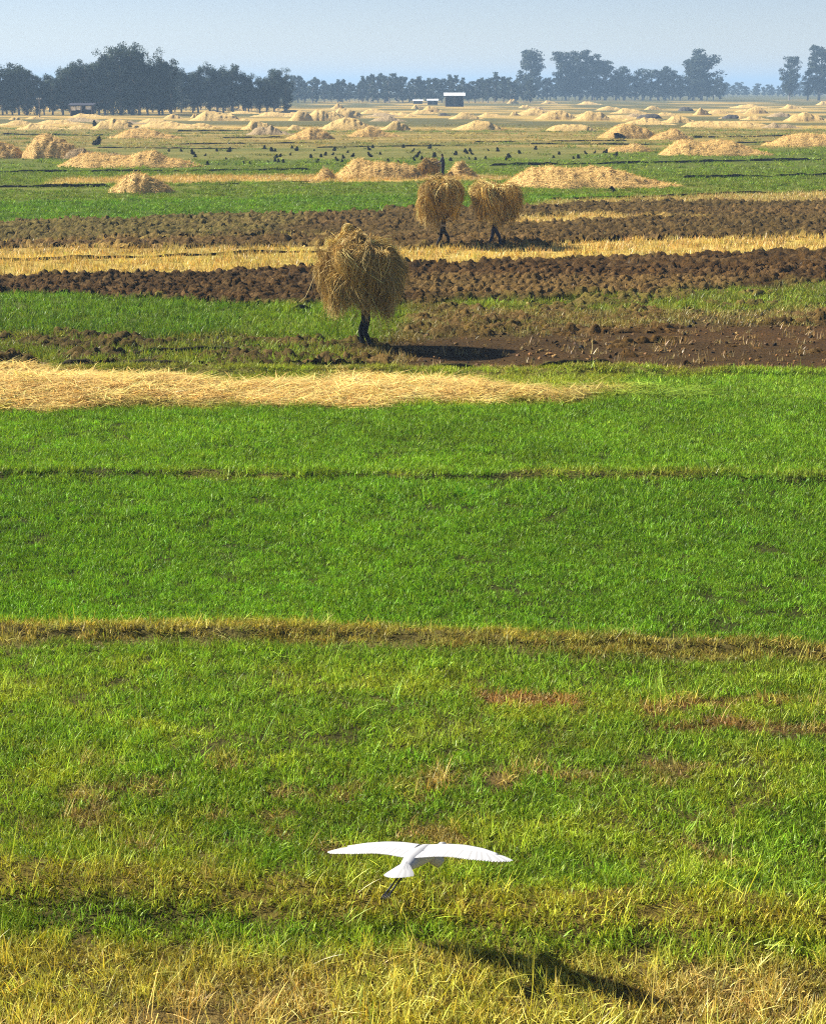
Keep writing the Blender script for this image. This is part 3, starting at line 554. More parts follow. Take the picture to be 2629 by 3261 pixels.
# ================================================================ PEOPLE AND THEIR LOADS
def skin_person(name, J, E, root, loc, rotz, mats, label):
    """one continuous body grown round a posed skeleton; J: joint -> (x,y,z,radius), E: (joint, joint, material)"""
    names = list(J); me = bpy.data.meshes.new(name); me.from_pydata([J[n][:3] for n in names], [(names.index(a), names.index(b)) for a, b, m in E], [])
    o = bpy.data.objects.new(name, me); COL.objects.link(o)
    md = o.modifiers.new('skin', 'SKIN'); md.use_smooth_shade = True
    for i, n in enumerate(names):
        rr = J[n][3]; rr = rr if isinstance(rr, tuple) else (rr, rr)
        me.skin_vertices[0].data[i].radius = rr; me.skin_vertices[0].data[i].use_root = (n == root)
    s = o.modifiers.new('sub', 'SUBSURF'); s.levels = 2; s.render_levels = 2
    dg = bpy.context.evaluated_depsgraph_get(); dg.update(); me2 = bpy.data.meshes.new_from_object(o.evaluated_get(dg))
    o.modifiers.clear(); o.data = me2; me2.name = name
    me2.materials.clear(); order = []
    for a, b, m in E:
        if m not in order: order.append(m)
    for m in order: me2.materials.append(M[m])
    seg = [(Vector(J[a][:3]), Vector(J[b][:3]), order.index(m)) for a, b, m in E]
    for f in me2.polygons:
        c = f.center; best = 9; mi = 0
        for A, B, m in seg:
            d = B - A; t = max(0, min(1, (c - A).dot(d) / max(d.length_squared, 1e-9))); q = (A + d * t - c).length
            if q < best: best = q; mi = m
        f.material_index = mi; f.use_smooth = True
    o.location = loc; o.rotation_euler = (0, 0, rotz); tag(o, label, 'person'); return o
def hand(J, E, side, wrist, fwd, out, mat='skin'):
    """palm, four unequal bent fingers and a thumb from the side of the palm"""
    w_ = Vector(wrist); f = Vector(fwd).normalized(); o = Vector(out).normalized(); c = f.cross(o).normalized()
    def put(n, p, r): J[n] = (p.x, p.y, p.z, r)
    put(side + 'palm', w_ + f * 0.05, (0.032, 0.018)); E.append((side + 'wrist', side + 'palm', mat))
    for k, (off, ln) in enumerate(((0.030, .070), (0.010, .080), (-0.010, .074), (-0.030, .058))):
        a = w_ + f * 0.095 + o * off; b = a + f * ln * .5 + c * 0.012; d = b + f * ln * .35 + c * 0.032
        put(f'{side}k{k}', a, .0095); put(f'{side}m{k}', b, .0085); put(f'{side}t{k}', d, .007)
        E.append((side + 'palm', f'{side}k{k}', mat)); E.append((f'{side}k{k}', f'{side}m{k}', mat)); E.append((f'{side}m{k}', f'{side}t{k}', mat))
    a = w_ + f * 0.045 + o * 0.045; b = a + f * 0.03 + o * 0.025
    put(side + 'th1', a, .011); put(side + 'th2', b, .008); E.append((side + 'palm', side + 'th1', mat)); E.append((side + 'th1', side + 'th2', mat))
def carrier(feet, knees, hips, lean, label, name_loc, rotz, trousers='cloth_dark', shirt='shirt', hem=None):
    """facing local +y; arms lifted to steady the load. feet/knees: left then right (x, y, z)"""
    hx, hy, hz = hips; J = {}; E = []
    J['pelvis'] = (hx, hy, hz, (.155, .12)); J['waist'] = (hx, hy + lean * .2, hz + .17, (.145, .105)); J['chest'] = (hx, hy + lean * .6, hz + .40, (.17, .12))
    J['neck0'] = (hx, hy + lean * .9, hz + .55, (.075, .07)); J['neck'] = (hx, hy + lean, hz + .62, .052); J['head'] = (hx, hy + lean + .02, hz + .71, (.078, .09)); J['crown'] = (hx, hy + lean + .01, hz + .81, (.07, .08))
    J['nose'] = (hx, hy + lean + .115, hz + .70, .016)
    E += [('pelvis', 'waist', hem or shirt), ('waist', 'chest', shirt), ('chest', 'neck0', shirt), ('neck0', 'neck', 'skin'), ('neck', 'head', 'skin'), ('head', 'crown', 'hair'), ('head', 'nose', 'skin')]
    for s, sx in (('l', -1), ('r', 1)):
        f = feet[0 if sx < 0 else 1]; k = knees[0 if sx < 0 else 1]
        J[s + 'hip'] = (hx + sx * .095, hy, hz - .06, .095); J[s + 'knee'] = (*k, .074); J[s + 'calf'] = (k[0] * .7 + f[0] * .3, k[1] * .7 + f[1] * .3 - .015, k[2] * .7 + f[2] * .3, .072)
        J[s + 'ankle'] = (f[0], f[1], f[2] + .085, .056); J[s + 'heel'] = (f[0], f[1] - .04, f[2] + .035, (.034, .034)); J[s + 'ball'] = (f[0] + sx * .015, f[1] + .12, f[2] + .03, (.042, .028)); J[s + 'toe'] = (f[0] + sx * .015, f[1] + .18, f[2] + .025, (.036, .02))
        E += [('pelvis', s + 'hip', trousers), (s + 'hip', s + 'knee', trousers), (s + 'knee', s + 'calf', trousers), (s + 'calf', s + 'ankle', trousers), (s + 'ankle', s + 'heel', 'skin'), (s + 'ankle', s + 'ball', 'skin'), (s + 'ball', s + 'toe', 'skin')]
        J[s + 'sh'] = (hx + sx * .19, hy + lean * .8, hz + .47, .07); J[s + 'elb'] = (hx + sx * .38, hy + lean + .10, hz + .52, .048); J[s + 'wrist'] = (hx + sx * .30, hy + lean + .14, hz + .77, .032)
        E += [('chest', s + 'sh', shirt), (s + 'sh', s + 'elb', shirt), (s + 'elb', s + 'wrist', 'skin')]
        hand(J, E, s, J[s + 'wrist'][:3], (-sx * .2, .05, 1), (-sx, .2, 0))
    return skin_person('person', J, E, 'pelvis', name_loc, rotz, None, label)

def bundle(name, center, rx, ry, rz, n, seed, label, lobes, droop=1.0, tones=((.78, .53, .16), (.88, .66, .26), (.56, .36, .10), (.32, .19, .05)), top=0.0, wmul=1.0):
    """a great sheaf: stalks combed from the crown over a dome and hanging in ragged locks"""
    r = np.random.default_rng(seed); o = bpy.data.objects.new(name, None); COL.objects.link(o); o.location = center
    seg = 7; K = 90; lock = r.integers(0, K, n)
    laz = r.uniform(0, 2 * np.pi, K); lph = r.uniform(0, 1, K) ** 1.1 * 1.35; lrad = r.uniform(0.70, 1.06, K); lln = r.uniform(0.9, 1.7, K); ltw = r.normal(0, 0.30, K); ltone = r.uniform(0.5, 1.35, K)
    free = r.uniform(size=n) < 0.22
    az = np.where(free, r.uniform(0, 2 * np.pi, n), laz[lock] + r.normal(0, 0.15, n)); ph0 = np.clip(np.where(free, r.uniform(0, 1.6, n), lph[lock] + r.normal(0, 0.16, n)), 0.02, 1.9)
    ln = np.where(free, r.uniform(.7, 1.4, n), lln[lock] * r.uniform(.6, 1.1, n)); rad = np.where(free, 0.86, lrad[lock]) - np.abs(r.normal(0, 0.08, n)) + r.normal(0, .025, n)
    tw = ltw[lock] + r.normal(0, 0.20, n); hang = droop * r.uniform(.5, 1.3, n); bow = r.normal(0, 0.04, (n, 3))
    loff = r.normal(0, 0.17, (K, 2)) * np.array([rx, ry]); lz = r.normal(0, .05, K)
    P = np.zeros((n, seg + 1, 3)); flare = r.normal(0.05, 0.09, n); ph_h = 2.05
    for s in range(seg + 1):
        t = s / seg; ph = ph0 + ln * t; a = az + tw * t * 1.3
        phc = np.minimum(ph, ph_h); over = np.maximum(ph - ph_h, 0)
        dx, dy, dz = np.sin(phc) * np.cos(a), np.sin(phc) * np.sin(a), np.cos(phc)
        lump = 0.64 + 0.72 * fbm(dx * 1.9 + dz * 1.3 + seed, dy * 1.7 - dz * 1.1, seed, 3)
        q = rad * (1 + flare * t * t) * lump; wig = r.normal(0, 0.014, (n, 3)) + bow * math.sin(math.pi * t) * 1.2
        P[:, s, 0] = rx * q * dx + wig[:, 0]
        P[:, s, 1] = ry * q * dy + wig[:, 1]
        P[:, s, 2] = rz * q * dz - over * rz * hang + wig[:, 2]
        cap = np.clip(dz + 0.25, 0, 1); P[:, s, :2] += loff[lock] * cap[:, None]; P[:, s, 2] += lz[lock] * cap - 0.10 * cap * rz * (dz > .8)
        for (lx, amt, wdt) in lobes: P[:, s, 2] -= amt * np.exp(-((P[:, s, 0] - lx) / wdt) ** 2) * np.clip(-0.1 - P[:, s, 2] / rz, 0, 1.0)
    # stray stalks that stick out
    st = r.uniform(size=n) < 0.09; k = r.normal(0, 0.13, (n, 3)); k[:, 2] = np.abs(k[:, 2])
    for s in range(seg + 1): P[st, s] += k[st] * (s / seg) ** 1.5 * 1.3
    T = np.gradient(P, axis=1); rd = r.normal(0, 1, (n, 1, 3)); W = np.cross(T, rd); W /= np.linalg.norm(W, axis=2, keepdims=True) + 1e-9
    wd = (r.uniform(0.008, 0.019, n) * wmul)[:, None, None] * np.linspace(1.0, 0.45, seg + 1)[None, :, None]
    V = np.stack([P - W * wd / 2, P + W * wd / 2], 2).reshape(-1, 3); b = (np.arange(n) * (seg + 1) * 2)[:, None, None]; s_ = (np.arange(seg) * 2)[None, :, None]
    Fq = (b + s_ + np.array([0, 1, 3, 2])[None, None, :]).reshape(-1, 4)
    tn = np.array(tones); c = tn[r.integers(0, len(tn), n)] * r.uniform(0.65, 1.2, (n, 1)) * ltone[lock][:, None]
    C = np.repeat(np.clip(c, .02, .9), (seg + 1) * 2, axis=0)
    link('stalks', mesh_np('stalks', V, Fq, [M['strawattr']], C), o)['kind'] = 'stuff'
    bm = bmesh.new(); bmesh.ops.create_icosphere(bm, subdivisions=4, radius=1)
    co = np.array([v.co[:] for v in bm.verts]); nn = fbm(co[:, 0] * 3 + seed, co[:, 1] * 3 + co[:, 2] * 2, seed, 4)
    for v, q in zip(bm.verts, nn):
        v.co = Vector((v.co.x * rx, v.co.y * ry, v.co.z * rz * (0.95 if v.co.z > 0 else 0.5))) * (0.58 + 0.26 * q)
    me = bpy.data.meshes.new('core'); bm.to_mesh(me); bm.free(); me.materials.append(M['straw_core'])  # core coloured darker than the stalks: shade in the gaps painted in
    for f in me.polygons: f.use_smooth = True
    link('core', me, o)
    return tag(o, label, 'straw bundle')

# nearest carrier
g1 = G(1166, 1109)
carrier([(-.10, -.10, 0), (.09, .06, 0)], [(-.09, .07, .45), (.10, .13, .47)], (0, 0, .86), .10, 'person in dark trousers walking alone under the biggest straw bundle', (g1.x, g1.y, float(height(g1.x, g1.y)[0])), R(112))
k1 = 1 / ppm(1109)
bundle('straw_bundle', (G(1150, 1109).x, g1.y + .05, (1109 - 880) * k1), 1.06, 0.98, 1.10, 20000, 5, 'biggest straw bundle, a shaggy ball carried by the lone walker', [(-.72, .45, .42), (.60, .60, .42)], 0.45)
# the pair
g2 = G(1409, 789)
carrier([(-.05, -.27, 0), (.05, .27, 0)], [(-.08, -.07, .47), (.08, .24, .46)], (0, 0, .86), .08, 'striding person in dark trousers with pale shirt hem, under the taller bundle of the pair', (g2.x, g2.y, 0), R(-80), hem='shirt_pale')
k2 = 1 / ppm(789)
bundle('straw_bundle', (G(1401, 789).x, g2.y, (789 - 640) * k2), 0.92, 0.86, 1.0, 11000, 6, 'taller straw bundle of the walking pair, with a hanging tail', [(-.1, .55, .22), (-.7, .3, .4), (.7, .15, .4)], 0.5, wmul=1.35)
g3 = G(1573, 788)
carrier([(-.11, -.23, 0), (.11, .24, 0)], [(-.12, -.06, .47), (.12, .21, .46)], (0, 0, .87), .08, 'striding person in dark blue trousers under the wider bundle of the pair', (g3.x, g3.y, 0), R(-75), trousers='cloth_blue')
bundle('straw_bundle', (G(1578, 788).x, g3.y, (788 - 650) * k2), 0.99, 0.9, 0.94, 11000, 7, 'wider straw bundle of the walking pair, rounded like a mushroom', [(0.05, .5, .3), (-.8, .35, .35), (.75, .3, .4)], 0.55, wmul=1.35)
# the one standing by the heap, in a long dark cloth
def standing(loc, rotz):
    J = {'pelvis': (0, 0, .92, (.19, .16)), 'waist': (0, 0, 1.12, (.17, .14)), 'chest': (0, .03, 1.34, (.20, .14)), 'neck0': (0, .04, 1.47, (.10, .09)), 'neck': (0, .05, 1.54, .06), 'head': (0, .07, 1.64, (.08, .095)), 'crown': (0, .06, 1.73, (.075, .085)), 'nose': (0, .165, 1.63, .016)}
    E = [('pelvis', 'waist', 'cloth_blue'), ('waist', 'chest', 'cloth_blue'), ('chest', 'neck0', 'cloth_blue'), ('neck0', 'neck', 'skin'), ('neck', 'head', 'skin'), ('head', 'crown', 'hair'), ('head', 'nose', 'skin')]
    for s, sx in (('l', -1), ('r', 1)):
        J[s + 'hip'] = (sx * .11, 0, .80, .12); J[s + 'knee'] = (sx * .11, .02, .46, .095); J[s + 'ankle'] = (sx * .11, -.02, .09, .06); J[s + 'ball'] = (sx * .12, .12, .03, (.042, .028)); J[s + 'toe'] = (sx * .12, .18, .025, (.036, .02))
        E += [('pelvis', s + 'hip', 'cloth_blue'), (s + 'hip', s + 'knee', 'cloth_blue'), (s + 'knee', s + 'ankle', 'cloth_blue'), (s + 'ankle', s + 'ball', 'skin'), (s + 'ball', s + 'toe', 'skin')]
        J[s + 'sh'] = (sx * .22, .02, 1.40, .08); J[s + 'elb'] = (sx * .30, .16, 1.16, .058); J[s + 'wrist'] = (sx * .20, .40, 1.12, .034)
        E += [('chest', s + 'sh', 'cloth_blue'), (s + 'sh', s + 'elb', 'cloth_blue'), (s + 'elb', s + 'wrist', 'skin')]
        hand(J, E, s, J[s + 'wrist'][:3], (-sx * .2, 1, -.1), (-sx, -.2, 0.3))
    return skin_person('person', J, E, 'pelvis', loc, rotz, None, 'person in long dark blue cloth standing at the broad straw heap, gripping a bundle')
g4 = G(1410, 567); st_p = standing((g4.x, g4.y, 0), R(80)); st_p.scale = (1.08, 1.08, 1.08)
k4 = 1 / ppm(562); g5 = G(1366, 562)
bundle('straw_bundle', (g5.x, g5.y, 28 * k4), .74, .7, .74, 4000, 8, 'straw bundle held upright on the ground by the standing person', [], 0.55, wmul=2.2)

# ================================================================ EGRET
def mat_feather():
    m, t = newmat('white_feather'); a = N(t, 'ShaderNodeAttribute', attribute_name='bv')
    b = N(t, 'ShaderNodeBsdfPrincipled', Roughness=0.75); b.inputs['Specular IOR Level'].default_value = 0.2
    t.links.new(a.outputs['Color'], b.inputs['Base Color']); tr = N(t, 'ShaderNodeBsdfTranslucent'); t.links.new(a.outputs['Color'], tr.inputs[0])
    mx = t.nodes.new('ShaderNodeMixShader'); mx.inputs[0].default_value = 0.12; t.links.new(b.outputs[0], mx.inputs[1]); t.links.new(tr.outputs[0], mx.inputs[2])
    o = t.nodes.new('ShaderNodeOutputMaterial'); t.links.new(mx.outputs[0], o.inputs[0]); return m
M['feather'] = mat_feather()
def egret():
    Vs, Fs, Cs, Ms = [], [], [], []
    def add(V, Fc, c, mi):
        k = len(Vs); Vs.extend([tuple(v) for v in V]); Fs.extend([tuple(i + k for i in f) for f in Fc]); Cs.extend([c] * len(V)); Ms.extend([mi] * len(Fc))
    def tube(path, mi, c, n=14, close=True):
        P = [Vector(p[:3]) for p in path]; V = []
        for i, p in enumerate(P):
            d = (P[min(i + 1, len(P) - 1)] - P[max(i - 1, 0)]).normalized(); up = Vector((0, 0, 1)) if abs(d.z) < .9 else Vector((0, 1, 0))
            s = d.cross(up).normalized(); u = s.cross(d)
            for k in range(n):
                a = 2 * math.pi * k / n; V.append(p + s * math.cos(a) * path[i][3] + u * math.sin(a) * path[i][4])
        Fc = [(i * n + k, i * n + (k + 1) % n, (i + 1) * n + (k + 1) % n, (i + 1) * n + k) for i in range(len(P) - 1) for k in range(n)]
        Fc += [tuple(range(n))[::-1], tuple((len(P) - 1) * n + k for k in range(n))]; add(V, Fc, c, mi)
    WH = (0.50, 0.50, 0.50); NK = (0.44, 0.43, 0.41)
    # trunk, then the neck folded back on itself in front of the breast, then the head
    tube([(0, -.33, -.085, .012, .01), (0, -.27, -.065, .05, .035), (0, -.16, -.03, .075, .065), (0, -.02, -.015, .088, .08), (0, .10, -.012, .085, .08), (0, .18, -.02, .066, .068), (0, .23, -.03, .045, .05)], 0, WH, 20)
    tube([(0, .16, -.03, .055, .055), (0, .23, -.085, .052, .062), (0, .29, -.125, .045, .060), (0, .335, -.115, .038, .046), (0, .345, -.07, .033, .034), (0, .325, -.035, .03, .03), (0, .34, -.010, .03, .03), (0, .375, -.005, .032, .030), (0, .415, -.01, .026, .025), (0, .445, -.015, .014, .014)], 0, NK, 14)
    tube([(0, .435, -.015, .012, .012), (0, .485, -.02, .009, .009), (0, .555, -.028, .003, .003)], 1, (1, 1, 1), 8)
    for s in (-1, 1): tube([(s * .026, .40, .002, .002, .002), (s * .030, .403, .002, .005, .005), (s * .033, .405, .002, .002, .002)], 2, (1, 1, 1), 6)
    for k in range(11):                                               # tail fan
        a = (k - 5) / 5 * R(42); d = Vector((math.sin(a), -math.cos(a), -.42)); s = Vector((math.cos(a), math.sin(a), 0)); p = Vector((0, -.22, -.002 * abs(k - 5) + .004))
        L = .23 - .02 * abs(k - 5) / 5; V = []
        for t, w_ in ((0, .014), (.4, .028), (.8, .034), (.95, .028), (1.0, .012)):
            q = p + d * L * t; V += [q - s * w_ + Vector((0, 0, -.002)), q + Vector((0, 0, .003)), q + s * w_ + Vector((0, 0, -.002))]
        Fc = [(i * 3 + j, i * 3 + j + 1, i * 3 + j + 4, i * 3 + j + 3) for i in range(4) for j in range(2)]; add(V, Fc, tuple(.47 * (.92 + .08 * ((k % 2) * 2 - 1)) for _ in range(3)), 0)
    # wings
    st = np.linspace(0, 1, 25)
    sp_ = lambda t, xs, ys: float(np.interp(t, xs, ys))
    for sd in (-1, 1):
        def le(t): return Vector((sd * (.05 + .74 * t), sp_(t, [0, .2, .42, .6, .8, 1], [.13, .14, .14, .122, .09, .035]), .045 + WZ[sd](t)))
        def ch(t): return sp_(t, [0, .25, .45, .65, .85, 1.0], [.29, .265, .235, .195, .125, .04])
        n = 9; V = []
        for t in st:
            p = le(t); c = ch(t) * 0.62
            for j in range(n):
                u = j / (n - 1); V.append(p + Vector((0, -c * u, .030 * math.sin(math.pi * u ** .7) * (1 - .6 * t) - .012 * u)))
            for j in range(n - 2, 0, -1):
                u = j / (n - 1); V.append(p + Vector((0, -c * u, -.008 * math.sin(math.pi * u) - .012 * u + .004 * math.sin(math.pi * u ** .7))))
        m_ = 2 * n - 2; Fc = [(i * m_ + k, i * m_ + (k + 1) % m_, (i + 1) * m_ + (k + 1) % m_, (i + 1) * m_ + k) for i in range(len(st) - 1) for k in range(m_)] + [tuple(range(m_)), tuple((len(st) - 1) * m_ + k for k in range(m_))]
        add(V, Fc, WH, 0)
        nf = 44
        for k in range(nf):                                           # flight feathers, overlapping
            t = (k + .5) / nf; p = le(t) + Vector((0, -ch(t) * .42, -.004)); fan = sp_(t, [0, .55, .75, .9, 1], [.05, .18, .55, .95, 1.25]) * sd
            d = Vector((math.sin(fan), -math.cos(fan), -.05)); s = Vector((math.cos(fan), math.sin(fan), 0)); L = sp_(t, [0, .5, .7, .9, 1], [.175, .17, .20, .22, .19]); wv = .74 / nf * 1.6
            V = []
            for q, w_ in ((0, .8), (.3, 1), (.75, 1.0), (.95, .95), (1.0, .7)):
                c = p + d * L * q + Vector((0, 0, -.02 * q * q)); V += [c - s * wv * w_ + Vector((0, 0, -.003 - .001 * sd)), c + Vector((0, 0, .002)), c + s * wv * w_ + Vector((0, 0, -.003 + .001 * sd))]
            Fc = [(i * 3 + j, i * 3 + j + 1, i * 3 + j + 4, i * 3 + j + 3) for i in range(4) for j in range(2)]
            add(V, Fc, tuple(.46 * (1 + .20 * math.sin(k * 2.4)) for _ in range(3)), 0)
        # leg trailing behind, toes together
        tube([(sd * .022, -.20, -.06, .020, .020), (sd * .022, -.30, -.10, .009, .009), (sd * .020, -.41, -.145, .007, .007), (sd * .022, -.53, -.195, .009, .009)], 2, (1, 1, 1), 8)
        for q in (-1, 0, 1): tube([(sd * .022, -.525, -.193, .007, .007), (sd * .022 + q * .014, -.565, -.212, .0055, .0055), (sd * .022 + q * .020, -.605, -.235, .003, .003)], 2, (1, 1, 1), 6)
    me = bpy.data.meshes.new('egret'); me.from_pydata(Vs, [], Fs)
    for m in ('feather', 'beak', 'black'): me.materials.append(M[m])
    for f, mi in zip(me.polygons, Ms): f.material_index = mi; f.use_smooth = True
    a = me.color_attributes.new('bv', 'FLOAT_COLOR', 'POINT'); a.data.foreach_set('color', np.concatenate([np.array(Cs, np.float32), np.ones((len(Cs), 1), np.float32)], 1).ravel())
    return link('egret', me)
WZ = {-1: lambda t: float(np.interp(t, [0, .25, .5, .75, 1], [0, .015, .018, .012, -.005])), 1: lambda t: float(np.interp(t, [0, .25, .5, .75, 1], [0, .012, .012, .0, -.025]))}
eg = egret(); tag(eg, 'white egret gliding low over the near grass with wings spread and black legs trailing', 'bird')
EGD = 12.7
def ray_at(x, y, Y):
    u = (x - CW / 2) / F; v = (CH / 2 - y) / F; d = Vector((u, cp + v * sp, -sp + v * cp)); return Vector((0, 0, CAMH)) + d * (Y / d.y)
eg.scale = (.89, .92, .92)
eg.location = ray_at(1335, 2722, EGD)
eg.rotation_euler = (Matrix.Rotation(R(-32), 4, 'Z') @ Matrix.Rotation(R(-8), 4, 'X') @ Matrix.Rotation(R(-11.5), 4, 'Y')).to_euler()

# ================================================================ TREES
def leaf_cloud(centers, radii, per, size, r, base, sun_bias=None):
    n = len(centers) * per; C = np.repeat(centers, per, 0); Rd = np.repeat(radii, per, 0)
    d = r.normal(0, 1, (n, 3)); d /= np.linalg.norm(d, axis=1, keepdims=True); q = d * Rd * (r.uniform(0, 1, (n, 1)) ** 0.45)
    P = C + q; a = r.normal(0, 1, (n, 3)); a[:, 2] -= 0.6; a /= np.linalg.norm(a, axis=1, keepdims=True); b = np.cross(a, r.normal(0, 1, (n, 3))); b /= np.linalg.norm(b, axis=1, keepdims=True)
    s = r.uniform(0.55, 1.2, (n, 1)) * size
    V = np.stack([P - a * s, P + b * s * .45, P + a * s, P - b * s * .45], 1).reshape(-1, 3)
    Fq = np.arange(n * 4).reshape(n, 4); cl = np.repeat(np.repeat(r.uniform(.65, 1.35, (len(centers), 1)), per, 0) * r.uniform(.7, 1.3, (n, 1)) * np.array([base]), 4, 0)
    return V, Fq, cl
def tree_mesh(seed, hgt, spread, low, nl, per, size, base, style='gum'):
    r = np.random.default_rng(seed); cs, rs, segs = [], [], []
    top = hgt * 0.97; trunk = [(0, 0, 0), (r.normal(0, .2), r.normal(0, .2), hgt * .35), (r.normal(0, .4), r.normal(0, .4), hgt * .65), (r.normal(0, .6), r.normal(0, .6), hgt * .92)]
    segs.append((trunk, hgt * .020 + .05))
    for k in range(nl):
        z0 = hgt * (low + (0.80 - low) * (k + r.uniform(0, .8)) / nl); a = k * 2.4 + r.uniform(-.5, .5)
        f = z0 / hgt; reach = spread * hgt * (r.uniform(.55, 1.0)) * (math.sin(min(1, f * 1.25) * math.pi * .82) * .75 + .30); zt = min(z0 + hgt * r.uniform(.08, .24), top)
        c0 = np.array([np.interp(z0, [p[2] for p in trunk], [p[0] for p in trunk]), np.interp(z0, [p[2] for p in trunk], [p[1] for p in trunk]), z0])
        c1 = np.array([c0[0] + math.cos(a) * reach, c0[1] + math.sin(a) * reach, zt]); mid = (c0 + c1) / 2 + np.array([0, 0, -.03 * hgt])
        segs.append(([tuple(c0), tuple(mid), tuple(c1)], hgt * .008 + .03))
        for q in range(3):
            t = r.uniform(.45, 1.1); cs.append(c0 + (c1 - c0) * t + r.normal(0, .035 * hgt, 3)); rs.append(np.array([1, 1, r.uniform(.6, 1.0)]) * hgt * r.uniform(.055, .105))
    for q in range(4): cs.append(np.array([r.normal(0, .05 * hgt), r.normal(0, .05 * hgt), hgt * r.uniform(.78, .95)])); rs.append(np.array([1, 1, .9]) * hgt * r.uniform(.05, .09))
    V, Fq, C = leaf_cloud(np.array(cs), np.array(rs), per, size, r, base)
    crown = mesh_np('crown', V, Fq, [M['leaf']], C)
    bm = bmesh.new()
    for pts, r0 in segs:
        prev = None
        for i, p in enumerate(pts):
            rad = r0 * (1 - .75 * i / (len(pts) - 1)); ring = [bm.verts.new((p[0] + math.cos(k * math.pi / 3) * rad, p[1] + math.sin(k * math.pi / 3) * rad, p[2])) for k in range(6)]
            if prev:
                for k in range(6): bm.faces.new((prev[k], prev[(k + 1) % 6], ring[(k + 1) % 6], ring[k]))
            prev = ring
    me = bpy.data.meshes.new('trunk'); bm.to_mesh(me); bm.free(); me.materials.append(M['bark'])
    return me, crown
GUM = (0.050, 0.072, 0.044)
TV = {'grove': [tree_mesh(900 + k, 18, .16 + .015 * (k % 3), .07, 24, 85, .31, GUM) for k in range(6)],
      'big': [tree_mesh(930 + k, 25, .22, .06, 26, 58, .62, (.052, .066, .042)) for k in range(5)],
      'slim': [tree_mesh(950 + k, 20, .13, .08, 14, 44, .50, (.05, .066, .042)) for k in range(4)],
      'far': [tree_mesh(970 + k, 12, .24, .06, 12, 30, .55, (.055, .070, .045)) for k in range(6)]}
def tree(kind, x, ytop, ybase, label, group, wide=1.0, var=None, name='eucalyptus_tree', dy=0.0):
    b = G(x, ybase); b.y += dy; b.x *= (b.y) / (b.y - dy) if dy else 1
    zc = b.y * cp + CAMH * sp; p = F / zc; yb = px_of(np.array([b.x]), np.array([b.y]))[1][0]; hgt = (yb - ytop) / p
    T = TV[kind]; tm, cm = T[(var if var is not None else random.randrange(len(T)))]; h0 = {'grove': 18, 'big': 25, 'slim': 20, 'far': 12}[kind]
    o = bpy.data.objects.new(name, None); COL.objects.link(o); o.location = (b.x, b.y, -.1); s = hgt / h0 / .97; o.scale = (s * wide, s * wide, s); o.rotation_euler = (0, 0, random.uniform(0, 6.28))
    link('trunk', tm, o); link('crown', cm, o)
    tag(o, label, 'tree', group); return o
# left grove: an irregular skyline of tall gums, several rows deep
gx = [0, 40, 60, 100, 130, 160, 200, 240, 280, 330, 360, 420, 440, 480, 520, 560, 600, 640, 700, 740, 800, 840, 880, 905]
gy = [222, 215, 190, 225, 235, 240, 222, 190, 205, 178, 178, 150, 165, 215, 185, 200, 235, 220, 212, 212, 240, 235, 228, 232]
GL = 'tall eucalyptus in the dense dark grove with pale trunks'
for x in np.arange(-230, 905, 27):
    yt = np.interp(x, gx, gy) + random.uniform(-6, 16); tree('grove', x + random.uniform(-8, 8), yt, 366 if x < 560 else 358, GL.replace('in the', 'in the front rank of the'), 'front rank of the eucalyptus grove', random.uniform(.9, 1.2))
for x in np.arange(-240, 910, 26):
    yt = np.interp(x, gx, gy) + random.uniform(8, 50); tree('grove', x + random.uniform(-10, 10), yt, 366 if x < 560 else 358, 'tall eucalyptus half hidden behind the front rank of the dense dark grove', 'back ranks of the eucalyptus grove', random.uniform(.9, 1.3), dy=random.uniform(15, 60))
tree('grove', 425, 146, 366, 'tallest eucalyptus with rounded head standing above the dense grove', None, .9, 2)
tree('grove', 880, 226, 345, 'dark rounded eucalyptus closing the end of the dense grove', None, 1.25, 4)
# far middle wood
fx = [900, 960, 1020, 1100, 1180, 1240, 1300, 1350, 1400, 1450, 1500, 1560, 1600, 1640, 1700]; fy = [245, 250, 258, 262, 244, 242, 256, 248, 255, 244, 262, 240, 238, 258, 262]
for x in np.arange(905, 1690, 21):
    yt = np.interp(x, fx, fy) + random.uniform(-5, 12); tree('far', x + random.uniform(-6, 6), yt, 327, 'low hazy tree in the far wood behind the open shed', 'trees of the far wood', random.uniform(.95, 1.35), dy=random.uniform(0, 40))
for x in np.arange(905, 1690, 24):
    tree('far', x + random.uniform(-8, 8), np.interp(x, fx, fy) + random.uniform(10, 30), 327, 'low hazy tree half hidden in the back of the far wood', 'back of the far wood', random.uniform(1.0, 1.4), dy=random.uniform(60, 120))
